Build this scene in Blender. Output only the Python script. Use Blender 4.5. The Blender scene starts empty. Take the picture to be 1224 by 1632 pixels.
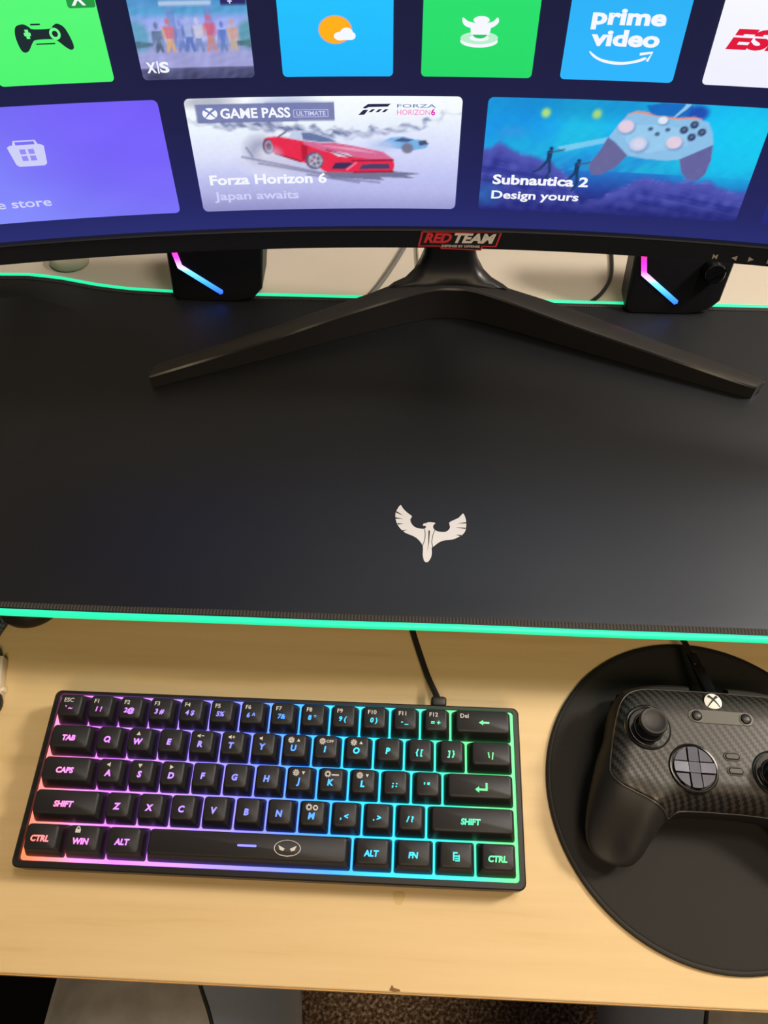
import bpy, bmesh, math, random
import numpy as np
from mathutils import Vector, Matrix
from mathutils.geometry import delaunay_2d_cdt
random.seed(3); RNG = np.random.default_rng(5)
S = bpy.context.scene; COL = S.collection
PI = math.pi; sin, cos = math.sin, math.cos

# ------------------------------------------------------------------ camera, light, exposure
cd = bpy.data.cameras.new('camera'); cam = bpy.data.objects.new('camera', cd); COL.objects.link(cam)
cd.sensor_fit = 'VERTICAL'; cd.sensor_height = 24.0; cd.lens = 24.0*1214.5/1632; cd.clip_start = .01
_R = ((0.99910385, 0.04198873, -0.00533351), (0.03181764, -0.82816625, -0.55957869), (-0.02791304, 0.55890752, -0.82876007))
cam.matrix_world = Matrix(((_R[0][0], -_R[1][0], -_R[2][0], 0), (_R[0][1], -_R[1][1], -_R[2][1], 0),
                           (_R[0][2], -_R[1][2], -_R[2][2], .49585), (0, 0, 0, 1)))
S.camera = cam
S.view_settings.view_transform = 'Standard'; S.view_settings.look = 'None'
S.view_settings.exposure = 0.0; S.view_settings.gamma = 1.0; S.view_settings.use_curve_mapping = False
W_ = bpy.data.worlds.new('room_ambient'); S.world = W_; W_.use_nodes = True
W_.node_tree.nodes['Background'].inputs[0].default_value = (1.0, .88, .80, 1)
W_.node_tree.nodes['Background'].inputs[1].default_value = .035
def light(name, kind, loc, energy, col, size, target=None):
    l = bpy.data.lights.new(name, kind); o = bpy.data.objects.new(name, l); COL.objects.link(o)
    o.location = loc; l.energy = energy; l.color = col
    if kind == 'AREA': l.shape = 'DISK'; l.size = size
    else: l.shadow_soft_size = size
    if target is not None:
        o.rotation_euler = (Vector(target)-Vector(loc)).to_track_quat('-Z', 'Y').to_euler()
    return o
light('room_lamp', 'POINT', (1.30, .50, 1.38), 97, (1, .89, .74), .15)
light('overhead_fill', 'AREA', (.40, .42, 1.9), 10, (1, .88, .72), .40, (.40, .38, 0))  # added fill brightening the strip behind the monitor, no known fixture
light('rear_fill', 'AREA', (.25, -.9, 1.75), 17, (1, .75, .44), .7, (.1, .1, 0))  # added warm fill from behind the viewer, not a known lamp

# ------------------------------------------------------------------ helpers
MATS = {}
def lin(c):
    c = np.asarray(c, float)/255.0
    return np.where(c <= .04045, c/12.92, ((c+.055)/1.055)**2.4)
def new_mat(name):
    m = bpy.data.materials.new(name); m.use_nodes = True; MATS[name] = m
    return m, m.node_tree, m.node_tree.nodes['Principled BSDF']
def mat(name, col, rough=.5, spec=.5, metal=0, emit=None, es=1.0, coat=0, sheen=0):
    m, t, b = new_mat(name)
    b.inputs['Base Color'].default_value = (*col, 1); b.inputs['Roughness'].default_value = rough
    b.inputs['Specular IOR Level'].default_value = spec; b.inputs['Metallic'].default_value = metal
    b.inputs['Coat Weight'].default_value = coat; b.inputs['Sheen Weight'].default_value = sheen
    if emit is not None:
        b.inputs['Emission Color'].default_value = (*emit, 1); b.inputs['Emission Strength'].default_value = es
    return m
def nd(t, typ, **kw):
    n = t.nodes.new(typ)
    for k, v in kw.items():
        if k in n.inputs: n.inputs[k].default_value = v
        else: setattr(n, k, v)
    return n
def tint(m, c=(.72, .82, 1)):
    m.node_tree.nodes['Principled BSDF'].inputs['Specular Tint'].default_value = (*c, 1)
def add_bump(m, scale, strength, dist=.001, detail=4, stretch=(1, 1, 1)):
    t = m.node_tree; b = t.nodes['Principled BSDF']
    tc = nd(t, 'ShaderNodeTexCoord'); mp = nd(t, 'ShaderNodeMapping'); mp.inputs['Scale'].default_value = stretch
    n = nd(t, 'ShaderNodeTexNoise', Scale=scale, Detail=detail)
    bp = nd(t, 'ShaderNodeBump', Strength=strength, Distance=dist)
    t.links.new(tc.outputs['Object'], mp.inputs[0]); t.links.new(mp.outputs[0], n.inputs['Vector'])
    t.links.new(n.outputs[0], bp.inputs['Height']); t.links.new(bp.outputs[0], b.inputs['Normal'])
    return n
def vary(m, scale, c0, c1, stretch=(1, 1, 1), p0=.35, p1=.65, detail=5, extra=None):
    t = m.node_tree; b = t.nodes['Principled BSDF']
    tc = nd(t, 'ShaderNodeTexCoord'); mp = nd(t, 'ShaderNodeMapping'); mp.inputs['Scale'].default_value = stretch
    n = nd(t, 'ShaderNodeTexNoise', Scale=scale, Detail=detail)
    r = nd(t, 'ShaderNodeValToRGB'); e = r.color_ramp.elements
    e[0].position = p0; e[0].color = (*c0, 1); e[1].position = p1; e[1].color = (*c1, 1)
    if extra:
        for p, c in extra: k = e.new(p); k.color = (*c, 1)
    t.links.new(tc.outputs['Object'], mp.inputs[0]); t.links.new(mp.outputs[0], n.inputs['Vector'])
    t.links.new(n.outputs[0], r.inputs[0]); t.links.new(r.outputs[0], b.inputs['Base Color'])

WM = {}
def prop(o, label=None, cat=None, group=None, kind=None):
    for k, v in (('label', label), ('category', cat), ('group', group), ('kind', kind)):
        if v: o[k] = v
    return o
def empty(name, loc=(0, 0, 0), rot=None, label=None, cat=None, group=None):
    o = bpy.data.objects.new(name, None); COL.objects.link(o); o.empty_display_size = .02
    m = Matrix.Translation(loc)
    if rot is not None: m = m @ rot
    o.matrix_world = m; WM[o.name] = m
    return prop(o, label, cat, group)
def obj(name, geo, mats, parent=None, smooth=False, local=False, mi=None, label=None, cat=None, group=None, kind=None):
    """one mesh object; geo = (verts, faces); verts in world space unless local"""
    v, f = geo
    if parent is not None:
        pm = WM[parent.name]
        if not local:
            inv = pm.inverted(); v = [inv @ Vector(p) for p in v]
    me = bpy.data.meshes.new(name); me.from_pydata([tuple(p) for p in v], [], [tuple(q) for q in f]); me.update()
    if not isinstance(mats, (list, tuple)): mats = [mats]
    for m in mats: me.materials.append(MATS[m] if isinstance(m, str) else m)
    if mi is not None: me.polygons.foreach_set('material_index', mi)
    if smooth:
        me.polygons.foreach_set('use_smooth', [True]*len(me.polygons))
        if smooth != 'all': me.set_sharp_from_angle(angle=math.radians(smooth if not isinstance(smooth, bool) else 40))
    o = bpy.data.objects.new(name, me); COL.objects.link(o)
    if parent is not None: o.parent = parent; WM[o.name] = WM[parent.name]
    else: WM[o.name] = Matrix.Identity(4)
    return prop(o, label, cat, group, kind)
def join(*geos):
    V, F = [], []
    for v, f in geos:
        n = len(V); V += [tuple(p) for p in v]; F += [tuple(i+n for i in q) for q in f]
    return V, F
def joinm(*gm):
    V, F, I = [], [], []
    for (v, f), k in gm:
        n = len(V); V += [tuple(p) for p in v]; F += [tuple(i+n for i in q) for q in f]; I += [k]*len(f)
    return (V, F), I
def box(x0, x1, y0, y1, z0, z1, bev=0):
    if not bev:
        v = [(x, y, z) for x in (x0, x1) for y in (y0, y1) for z in (z0, z1)]
        return v, [(0, 1, 3, 2), (4, 6, 7, 5), (0, 4, 5, 1), (2, 3, 7, 6), (0, 2, 6, 4), (1, 5, 7, 3)]
    bm = bmesh.new(); bmesh.ops.create_cube(bm, size=1)
    for q in bm.verts: q.co = Vector(((x0+x1)/2+q.co.x*(x1-x0), (y0+y1)/2+q.co.y*(y1-y0), (z0+z1)/2+q.co.z*(z1-z0)))
    bmesh.ops.bevel(bm, geom=bm.edges[:], offset=bev, segments=3, affect='EDGES', profile=.5)
    v = [tuple(q.co) for q in bm.verts]; bm.verts.index_update(); f = [tuple(q.index for q in p.verts) for p in bm.faces]; bm.free()
    return v, f
def loops(ls, cap0=True, cap1=True, closed=True):
    """skin a list of equal-length vertex loops"""
    n = len(ls[0]); V = [p for l in ls for p in l]; F = []
    for k in range(len(ls)-1):
        for i in range(n if closed else n-1):
            j = (i+1) % n; F.append((k*n+i, k*n+j, (k+1)*n+j, (k+1)*n+i))
    if cap0: F.append(tuple(range(n-1, -1, -1)))
    if cap1: F.append(tuple((len(ls)-1)*n+i for i in range(n)))
    return V, F
def lathe(prof, c=(0, 0, 0), n=40, sx=1, sy=1):
    """profile [(r, z)]; closed with caps"""
    ls = [[(c[0]+max(r, 1e-5)*sx*cos(2*PI*i/n), c[1]+max(r, 1e-5)*sy*sin(2*PI*i/n), c[2]+z) for i in range(n)] for r, z in prof]
    return loops(ls)
def catmull(pts, n=8, closed=False):
    P = [Vector(p) for p in pts]; out = []; m = len(P)
    for i in range(m if closed else m-1):
        if closed: a, b, c, d = P[i-1], P[i], P[(i+1) % m], P[(i+2) % m]
        else: a, b, c, d = P[max(i-1, 0)], P[i], P[i+1], P[min(i+2, m-1)]
        for k in range(n):
            t = k/n
            out.append(.5*((2*b)+(c-a)*t+(2*a-5*b+4*c-d)*t*t+(3*b-a-3*c+d)*t**3))
    if not closed: out.append(P[-1])
    return out
def tube(pts, r, n=10, closed=False, caps=True):
    P = [Vector(p) for p in pts]; m = len(P); ls = []
    up = Vector((0, 0, 1))
    for i in range(m):
        a = P[(i-1) % m] if closed or i else P[i]; b = P[(i+1) % m] if closed or i < m-1 else P[i]
        t = (b-a).normalized(); u = up if abs(t.z) < .95 else Vector((0, 1, 0))
        s = t.cross(u).normalized(); w = s.cross(t)
        rr = r[i] if isinstance(r, (list, tuple)) else r
        ls.append([tuple(P[i]+s*rr*cos(2*PI*k/n)+w*rr*sin(2*PI*k/n)) for k in range(n)])
    if closed: ls.append(ls[0]); return loops(ls, False, False)
    return loops(ls, caps, caps)
def rrect(x0, x1, y0, y1, r, z, seg=4):
    o = []
    for cx, cy, a in ((x1-r, y1-r, 0), (x0+r, y1-r, 90), (x0+r, y0+r, 180), (x1-r, y0+r, 270)):
        for k in range(seg+1):
            t = math.radians(a+90*k/seg); o.append((cx+r*cos(t), cy+r*sin(t), z))
    return o
def mv(geo, fn): return [fn(*p) for p in geo[0]], geo[1]

# 2D shapes: (verts2d, faces)
_TC = {}
def text2d(s, h, bold=.02, shear=0., sx=1.0, align='c', space=1.0):
    """h = cap height, centred on the origin (align c) or starting at x=0 (l)"""
    key = (s, bold, shear, space)
    if key not in _TC:
        c = bpy.data.curves.new('t', 'FONT'); c.body = s; c.size = 1; c.offset = bold; c.shear = shear; c.space_character = space
        c.resolution_u = 3; c.fill_mode = 'FRONT'
        o = bpy.data.objects.new('t', c)
        me = bpy.data.meshes.new_from_object(o)
        v = [tuple(p.co[:2]) for p in me.vertices]; f = [tuple(p.vertices) for p in me.polygons]
        bpy.data.objects.remove(o); bpy.data.curves.remove(c); bpy.data.meshes.remove(me)
        _TC[key] = (v, f)
    v, f = _TC[key]
    k = h/.70
    x0 = min(p[0] for p in v); x1 = max(p[0] for p in v)
    off = (x0+x1)/2 if align == 'c' else (x0 if align == 'l' else x1)
    return [((p[0]-off)*k*sx, (p[1]-(.35 if align == 'c' else 0))*k) for p in v], f
def fit2d(s, x0, x1, y0, h, bold=.02, shear=0.):
    """text from x0 to x1 on baseline y0 with cap height h"""
    v, f = text2d(s, h, bold, shear, 1, 'l'); w = max(p[0] for p in v)
    return [(x0+p[0]*(x1-x0)/w, y0+p[1]) for p in v], f
def at2(g, x, y, s=1, rot=0):
    c, d = cos(rot), sin(rot)
    return [(x+s*(p[0]*c-p[1]*d), y+s*(p[0]*d+p[1]*c)) for p in g[0]], g[1]
def poly2(pts): return list(pts), [tuple(range(len(pts)))]
def disc2(x, y, rx, ry=None, n=24, a0=0, a1=360):
    ry = ry or rx
    return poly2([(x+rx*cos(math.radians(a0+(a1-a0)*k/n)), y+ry*sin(math.radians(a0+(a1-a0)*k/n))) for k in range(n if a1-a0 == 360 else n+1)])
def ring2(x, y, r0, r1, n=28, sy=1, a0=0, a1=360):
    V, F = [], []
    for k in range(n+1):
        t = math.radians(a0+(a1-a0)*k/n)
        V += [(x+r0*cos(t), y+r0*sy*sin(t)), (x+r1*cos(t), y+r1*sy*sin(t))]
        if k: F.append((2*k-2, 2*k-1, 2*k+1, 2*k))
    return V, F
def line2(pts, w):
    V, F = [], []; P = [Vector(p) for p in pts]
    for i, p in enumerate(P):
        t = (P[min(i+1, len(P)-1)]-P[max(i-1, 0)]).normalized(); nn = Vector((-t.y, t.x))
        ww = w[i] if isinstance(w, (list, tuple)) else w
        V += [tuple(p-nn*ww/2), tuple(p+nn*ww/2)]
        if i: F.append((2*i-2, 2*i, 2*i+1, 2*i-1))
    return V, F
def rect2(x0, x1, y0, y1): return poly2([(x0, y0), (x1, y0), (x1, y1), (x0, y1)])
def rr2(x0, x1, y0, y1, r): return poly2([p[:2] for p in rrect(x0, x1, y0, y1, r, 0, 4)])
def j2(*g):
    V, F = [], []
    for v, f in g:
        n = len(V); V += list(v); F += [tuple(i+n for i in q) for q in f]
    return V, F
def up3(g, z): return [(p[0], p[1], z) for p in g[0]], g[1]

# ------------------------------------------------------------------ materials
m = mat('desk_laminate', lin((212, 202, 190)), .65, .3); add_bump(m, 330, .12, .0006)
m = mat('wall_paint', lin((226, 219, 210)), .9, .2); add_bump(m, 260, .15, .0008)
m = mat('maple', (.6, .4, .2), .42, .4)
vary(m, 9.0, lin((205, 178, 129)), lin((221, 195, 151)), (.8, 13, 1), .25, .75, 8, [(.42, lin((215, 188, 142)))])
add_bump(m, 40, .05, .0005, 3, (1, 18, 1))
mat('maple_edge', lin((188, 148, 92)), .5, .3)
m = mat('dark_panel', (.012, .012, .014), .6)
m = mat('carpet', (.1, .07, .05), 1, .1); vary(m, 210, lin((120, 96, 84)), lin((250, 236, 222)), (1, 1, 1), .36, .66, 8, [(.5, lin((168, 138, 116)))]); add_bump(m, 240, 1.0, .01, 6)
m = mat('mat_cloth', (.0036, .0036, .0050), .42, .72); tint(m); add_bump(m, 2200, .15, .0004, 2)
m, t, b = new_mat('stitch')
tc = nd(t, 'ShaderNodeTexCoord'); w = nd(t, 'ShaderNodeTexWave', Scale=150.0, Distortion=.6); w.bands_direction = 'X'
r = nd(t, 'ShaderNodeValToRGB'); r.color_ramp.elements[0].color = (.006, .006, .006, 1); r.color_ramp.elements[1].color = (.055, .05, .048, 1)
t.links.new(tc.outputs['Object'], w.inputs[0]); t.links.new(w.outputs[0], r.inputs[0]); t.links.new(r.outputs[0], b.inputs['Base Color']); b.inputs['Roughness'].default_value = .8
mat('green_led', (.02, .5, .3), .35, .4, 0, (.012, .80, .36), 1.0)
mat('print_white', (.68, .70, .78), .6)
mat('print_dark', (.02, .02, .02), .7)
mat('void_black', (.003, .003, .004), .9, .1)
mat('black_plastic', (.0125, .012, .0135), .42, .4)
tint(mat('monitor_plastic', (.010, .0105, .018), .42, .45))
tint(mat('stand_plastic', (.021, .020, .0225), .34, .45), (.9, .94, 1))
mat('black_gloss', (.006, .006, .008), .12, .5)
mat('speaker_black', (.010, .010, .014), .45, .4)
mat('grey_mark', (.45, .43, .42), .6)
mat('sticker_red', lin((238, 62, 78)), .45)
mat('sticker_white', lin((250, 246, 250)), .45)
mat('sticker_grey', lin((160, 150, 156)), .45)
mat('sticker_dark', (.012, .012, .018), .5)
m = mat('rubber_cloth', (.0175, .0165, .0170), .75, .3); add_bump(m, 2600, .3, .0004, 2)
mat('rubber_black', (.008, .008, .008), .6)
m = mat('key_plastic', (.018, .0168, .0185), .48, .42); tint(m, (.85, .9, 1)); add_bump(m, 3000, .12, .0002, 2)
mat('case_black', (.012, .0115, .013), .42, .42)
mat('legend_print', (.62, .60, .60), .6)
mat('cable_black', (.012, .012, .013), .5)
mat('strand_grey', (.16, .15, .145), .55)
mat('cable_cream', (.62, .56, .46), .5)
m = mat('cable_braid', (.03, .06, .09), .6); vary(m, 900, (.008, .016, .03), (.09, .15, .2), (1, .4, 1), .42, .58)
mat('clear_plastic', (.66, .58, .45), .2)
mat('teal_plastic', (.03, .22, .20), .4)
m = mat('trouser_cloth', (.2, .19, .19), .95, .1, sheen=.3); vary(m, 60, (.25, .24, .245), (.32, .31, .315)); add_bump(m, 1500, .35, .0006, 3)
t = m.node_tree; b = t.nodes['Principled BSDF']; old = b.inputs['Base Color'].links[0].from_socket
tc = nd(t, 'ShaderNodeTexCoord'); sp = nd(t, 'ShaderNodeSeparateXYZ'); t.links.new(tc.outputs['Object'], sp.inputs[0])
def mt(op, a, c):
    n = nd(t, 'ShaderNodeMath', operation=op)
    for i, q in enumerate((a, c)):
        if isinstance(q, (int, float)): n.inputs[i].default_value = q
        else: t.links.new(q, n.inputs[i])
    return n.outputs[0]
inner = mt('MULTIPLY', mt('GREATER_THAN', mt('ADD', sp.outputs[0], mt('MULTIPLY', sp.outputs[1], .5)), -.115), mt('LESS_THAN', mt('ADD', sp.outputs[0], mt('MULTIPLY', sp.outputs[1], -.28)), .20))
mx = nd(t, 'ShaderNodeMix', data_type='RGBA'); t.links.new(inner, mx.inputs[0]); t.links.new(old, mx.inputs[6]); mx.inputs[7].default_value = (.20, .235, .33, 1); t.links.new(mx.outputs[2], b.inputs['Base Color'])  # base colour turns blue-grey on the inner legs
mat('trouser_seam', (.028, .028, .032), .95, .1)
mat('skin', (.52, .33, .24), .5)
mat('shoe_black', (.02, .02, .02), .6)
mat('grip_black', (.011, .0105, .0115), .55, .45)
mat('ctrl_black', (.010, .010, .011), .40, .5)
mat('metal_dark', (.075, .078, .10), .24, .5, .9)
mat('bar_grey', (.060, .057, .05), .45)
mat('chrome_dark', (.16, .16, .17), .28, .5, 1)
mat('seam_grey', (.035, .034, .034), .35, .5)
mat('logo_white', (.80, .79, .77), .5)
# carbon weave: 2x2 twill, two thread directions of different gloss
m, t, b = new_mat('carbon'); tc = nd(t, 'ShaderNodeTexCoord'); sp = nd(t, 'ShaderNodeSeparateXYZ')
mp = nd(t, 'ShaderNodeMapping'); mp.inputs['Scale'].default_value = (820, 560, 1); mp.inputs['Rotation'].default_value = (0, 0, math.radians(4))
t.links.new(tc.outputs['Object'], mp.inputs[0]); t.links.new(mp.outputs[0], sp.inputs[0])
def mth(op, a, bb=None):
    n = t.nodes.new('ShaderNodeMath'); n.operation = op
    for i, q in enumerate((a, bb)):
        if q is None: continue
        if isinstance(q, (int, float)): n.inputs[i].default_value = q
        else: t.links.new(q, n.inputs[i])
    return n.outputs[0]
ss = mth('ADD', mth('FLOOR', sp.outputs[0]), mth('FLOOR', sp.outputs[1]))
k = mth('LESS_THAN', mth('FLOORED_MODULO', ss, 4.0), 1.5)
mx = nd(t, 'ShaderNodeMix'); mx.data_type = 'RGBA'; t.links.new(k, mx.inputs[0])
mx.inputs[6].default_value = (.004, .004, .005, 1); mx.inputs[7].default_value = (.036, .032, .030, 1)
t.links.new(mx.outputs[2], b.inputs['Base Color'])
t.links.new(mth('MULTIPLY_ADD', k, -.08), b.inputs['Roughness'])
b.inputs['Roughness'].default_value = .45
rr_ = mth('ADD', mth('MULTIPLY', k, -.10), .46); t.links.new(rr_, b.inputs['Roughness'])
bp = nd(t, 'ShaderNodeBump', Strength=.25, Distance=.0003); t.links.new(k, bp.inputs['Height']); t.links.new(bp.outputs[0], b.inputs['Normal'])
# pixels of the screen: colour per vertex, given off as light
m, t, b = new_mat('screen_pixels'); at = nd(t, 'ShaderNodeAttribute'); at.attribute_name = 'Col'
b.inputs['Base Color'].default_value = (.004, .004, .005, 1); b.inputs['Roughness'].default_value = .5; b.inputs['Specular IOR Level'].default_value = .2
t.links.new(at.outputs['Color'], b.inputs['Emission Color']); b.inputs['Emission Strength'].default_value = 1.0
def lit(name, srgb, k=1.0): return mat(name, (.004, .004, .004), .5, .2, 0, tuple(lin(srgb)), k)
lit('lit_white', (246, 248, 255)); lit('lit_white_soft', (214, 216, 246)); lit('lit_dark', (26, 42, 48)); lit('lit_navy', (38, 40, 74)); lit('lit_violet', (150, 140, 246))
lit('lit_red', (226, 22, 60)); lit('lit_pink', (246, 140, 200)); lit('lit_lilac', (206, 208, 248)); lit('lit_slate', (120, 130, 190))

# ------------------------------------------------------------------ the setting
obj('wall_back', box(-1.6, 1.8, .66, .76, -.70, 1.9), 'wall_paint', kind='structure')
obj('floor', box(-1.6, 1.8, -1.6, .76, -.74, -.70), 'carpet', kind='structure')

# ------------------------------------------------------------------ desk
desk = empty('desk', (.1, .33, -.70), label='pale-topped desk with pulled-out maple keyboard tray', cat='desk')
obj('desktop', box(-.40, .62, .232, .655, .045, .0634, .0015), 'desk_laminate', desk, label='pale desk top under the long pad')
ed = 0.0155
obj('keyboard_tray', box(-.385, .605, ed, .42, -.016, 0, .0012), 'maple', desk, 30, label='pulled-out maple keyboard tray')
obj('edge_band', box(-.384, .604, ed-.0006, ed+.0002, -.0148, -.0012), 'maple_edge', desk)
for x in (-.40, .607):
    obj('side_panel', box(x, x+.014, .10, .655, -.70, .0448), 'dark_panel', desk)
    obj('tray_rail', box(x+(.014 if x < 0 else -.012), x+(.026 if x < 0 else 0), .12, .50, .004, .02), 'dark_panel', desk)

obj('edge_chip', ([(x, y, .00018) for x, y in ((-.0005, .0166), (.0010, .0192), (.0020, .0178), (.0052, .0172), (.0058, .0162), (.0020, .0160))], [tuple(range(6))]), mat('chip_brown', lin((120, 84, 44)), .7), desk)
m = mat('stain_brown', lin((208, 178, 122)), .6)
obj('stain', ([(.0035+.0032*cos(k)*(1+.25*sin(3*k)), .0625+.0045*sin(k)*(1+.2*cos(2*k)), .00016) for k in np.linspace(0, 6.1, 18)], [tuple(range(18))]), m, desk)

# ------------------------------------------------------------------ long pad with glowing edge
PX0, PX1, PY0, PY1 = -.372, .47, .2058, .5040
def padz(x, y):
    c = np.interp(x, [-.40, -.343, -.316, -.291, -.267, -.241, -.2, -.15], [.012, .0148, .0152, .012, .0066, .0030, .0010, 0])
    k = math.exp(-(max(0, PY1-y)/.030)**2)
    w = .0003*math.exp(-(max(0, y-PY0)/.02)**2)*(2+sin(x*41)+sin(x*17+1)) if y < .26 else 0
    return c*k+w
def pad_outline(ins):
    r = .012; o = []
    x0, x1, y0, y1 = PX0+ins, PX1-ins, PY0+ins, PY1-ins; r = max(r-ins, .004)
    for cx, cy, a, ln, d in ((x1-r, y1-r, 0, (x1-x0)-2*r, (-1, 0)), (x0+r, y1-r, 90, (y1-y0)-2*r, (0, -1)), (x0+r, y0+r, 180, (x1-x0)-2*r, (1, 0)), (x1-r, y0+r, 270, (y1-y0)-2*r, (0, 1))):
        for k in range(7):
            t_ = math.radians(a+15*k); o.append((cx+r*cos(t_), cy+r*sin(t_)))
        q = o[-1]; n_ = 60 if d[0] else 14
        for k in range(1, n_): o.append((q[0]+d[0]*ln*k/n_, q[1]+d[1]*ln*k/n_))
    return o
pad = empty('mouse_pad', (.05, .35, .0638), label='long black desk pad with glowing green edge and white winged emblem', cat='mouse pad')
ls = []
for ins, dz in ((.0008, .0), (.0, .0008), (.0, .0036), (.0008, .0042), (.004, .0042), (.009, .0042), (.016, .0042), (.026, .0042), (.04, .0042), (.06, .0042), (.09, .0042), (.125, .0042)):
    ls.append([(x, y, .0638+dz+padz(x, y)) for x, y in pad_outline(ins)])
obj('mat_surface', loops(ls), 'mat_cloth', pad, 60)
led = obj('light_edge', tube([(x, y, .0664+padz(x, y)) for x, y in pad_outline(-.0012)], .0023, 10, True), 'green_led', pad, 'all', label='glowing green light strip along the edge')
st0, st1 = pad_outline(.0012), pad_outline(.0050)
g = loops([[(x, y, .0683+padz(x, y)) for x, y in st0], [(x, y, .0687+padz(x, y)) for x, y in pad_outline(.003)], [(x, y, .0683+padz(x, y)) for x, y in st1]], False, False)
obj('stitched_border', g, 'stitch', pad)
E_ = lambda pts: [(((x-596)*.0001007)+.0172, .2937-(y-132)*.0001045+(x-596)*-.0000045) for x, y in pts]
wing = catmull(E_([(392,132),(410,160),(445,195),(471,215),(460,240),(468,270),(490,295),(520,305),(550,305),(563,297),(565,285),(556,280),(547,283),(546,270),(556,262),(568,262),(575,253),(600,250),(628,255),(616,270),(613,290),(625,308),(650,318),(690,318),(715,300),(725,275),(719,245),(745,225),(785,200),(812,165),(825,190),(832,220),(832,260),(825,300),(805,330),(770,355),(735,372),(690,380),(650,400),(612,437),(604,445),(606,480),(600,515),(583,545),(570,550),(556,540),(547,500),(548,460),(545,432),(530,405),(505,378),(470,360),(430,345),(400,320),(375,285),(362,245),(360,200),(372,165)]), 2, True)
slits = j2(*[poly2(E_(q)) for q in ([(364,183),(413,214),(365,196)], [(360,232),(413,241),(361,243)], [(373,277),(415,277),(380,287)], [(404,329),(444,320),(412,337)], [(834,231),(775,248),(833,241)], [(829,275),(762,277),(826,285)], [(800,331),(762,334),(793,342)],
   [(582,316),(592,316),(588,400),(577,472),(583,400)])], line2(E_([(556,306),(562,350),(557,395),(544,434)]), .0004), line2(E_([(624,308),(611,350),(604,400),(612,438)]), .0004))
g, mi = joinm((up3(poly2([p[:2] for p in wing]), .0683), 0), (up3(slits, .06845), 1))
obj('emblem', g, ['print_white', 'print_dark'], pad, mi=mi, label='white bird emblem with spread wings')

# ------------------------------------------------------------------ curved ultrawide monitor
Q = dict(x0=.03063, y0=.39985, z0=.21433, t=.128441, R=1.2546)
def scr(s, h, dep=0.0):
    R = Q['R']; lx = (R-dep)*sin(s/R); ly = -(R-(R-dep)*cos(s/R))
    return (Q['x0']+lx, Q['y0']+ly*cos(Q['t'])+h*sin(Q['t']), Q['z0']+h*cos(Q['t'])-ly*sin(Q['t']))
U0, WC, TO, WT, HCB, HCT, HTB = -.31561, .14745, .07122, .05703, .00913, .07106, .08055
THT = WT*.75; HW, HH = .352, .2945
mon = empty('monitor', (.03, .46, .0682), label='black curved ultrawide monitor on V-shaped stand showing app tiles', cat='monitor')
# back shell
def shell_prof(s):
    e = max(0, 1-(abs(s)/.36)**4); b_ = .018+.030*e
    return [(-.0154, -.0016), (-.0154, -.012), (-.010, -.016), (.03, -b_*.75), (.10, -b_), (.22, -b_), (HH-.03, -b_*.75), (HH+.004, -.016), (HH+.008, -.012), (HH+.008, -.0016)]
ss_ = np.linspace(-HW-.006, HW+.006, 61)
obj('back_housing', loops([[scr(s, h, d) for h, d in shell_prof(s)] for s in ss_]), 'monitor_plastic', mon, 35)
# front frame: bottom strip with a lip, thin sides and top
def sweep(prof, s0, s1, n=60): return loops([[scr(s, h, d) for h, d in prof] for s in np.linspace(s0, s1, n)])
obj('bezel', join(sweep([(-.0154, -.0018), (-.0156, .0012), (-.0148, .0022), (-.0042, .0026), (-.0034, .0034), (-.0026, .0030), (-.0022, .0008), (-.0022, -.0018)], -HW-.006, HW+.006),
                  sweep([(HH, -.0018), (HH, .0012), (HH+.008, .0012), (HH+.008, -.0018)], -HW-.006, HW+.006),
                  *[loops([[scr(s, h, d) for s, d in ((a, -.0018), (a, .0012), (b_, .0012), (b_, -.0018))] for h in (-.004, HH+.001)]) for a, b_ in ((-HW-.006, -HW), (HW, HW+.006))]), 'monitor_plastic', mon, 30)

def grid_obj(name, s0, s1, h0, h1, nx, ny, dep, C, parent, rad=0, label=None):
    """screen patch on the curved panel, one colour per vertex; C(u, v) -> sRGB array"""
    v = np.linspace(0, 1, ny); u = np.linspace(0, 1, nx)
    if rad:
        k_ = rad/(h1-h0)*(1-np.cos(np.linspace(0, PI/2, 6)[:-1])); v = np.unique(np.concatenate([k_, v[(v > k_[-1]*1.1) & (v < 1-k_[-1]*1.1)], 1-k_])); ny = len(v)
    n3 = 3 if nx > 50 else 1; acc = 0
    for a_ in range(n3):
        for b_ in range(n3):
            U, V = np.meshgrid(u+(a_-(n3-1)/2)/n3/nx, v+(b_-(n3-1)/2)/n3/ny); acc = acc+lin(np.clip(C(U, V), 0, 255))
    col = (acc/n3**2).reshape(-1, 3)
    P = []
    for j in range(ny):
        y = v[j]*(h1-h0); d = min(y, (h1-h0)-y); ins = 0
        if rad and d < rad: ins = rad-math.sqrt(max(0, rad*rad-(rad-d)**2))
        for i in range(nx): P.append(scr(s0+ins+u[i]*(s1-s0-2*ins), h0+y, dep))
    F = [(j*nx+i, j*nx+i+1, (j+1)*nx+i+1, (j+1)*nx+i) for j in range(ny-1) for i in range(nx-1)]
    o = obj(name, (P, F), 'screen_pixels', parent, 'all', label=label)
    a = o.data.color_attributes.new('Col', 'FLOAT_COLOR', 'POINT')
    a.data.foreach_set('color', np.c_[col, np.ones(len(col))].astype(np.float32).ravel())
    return o
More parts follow.
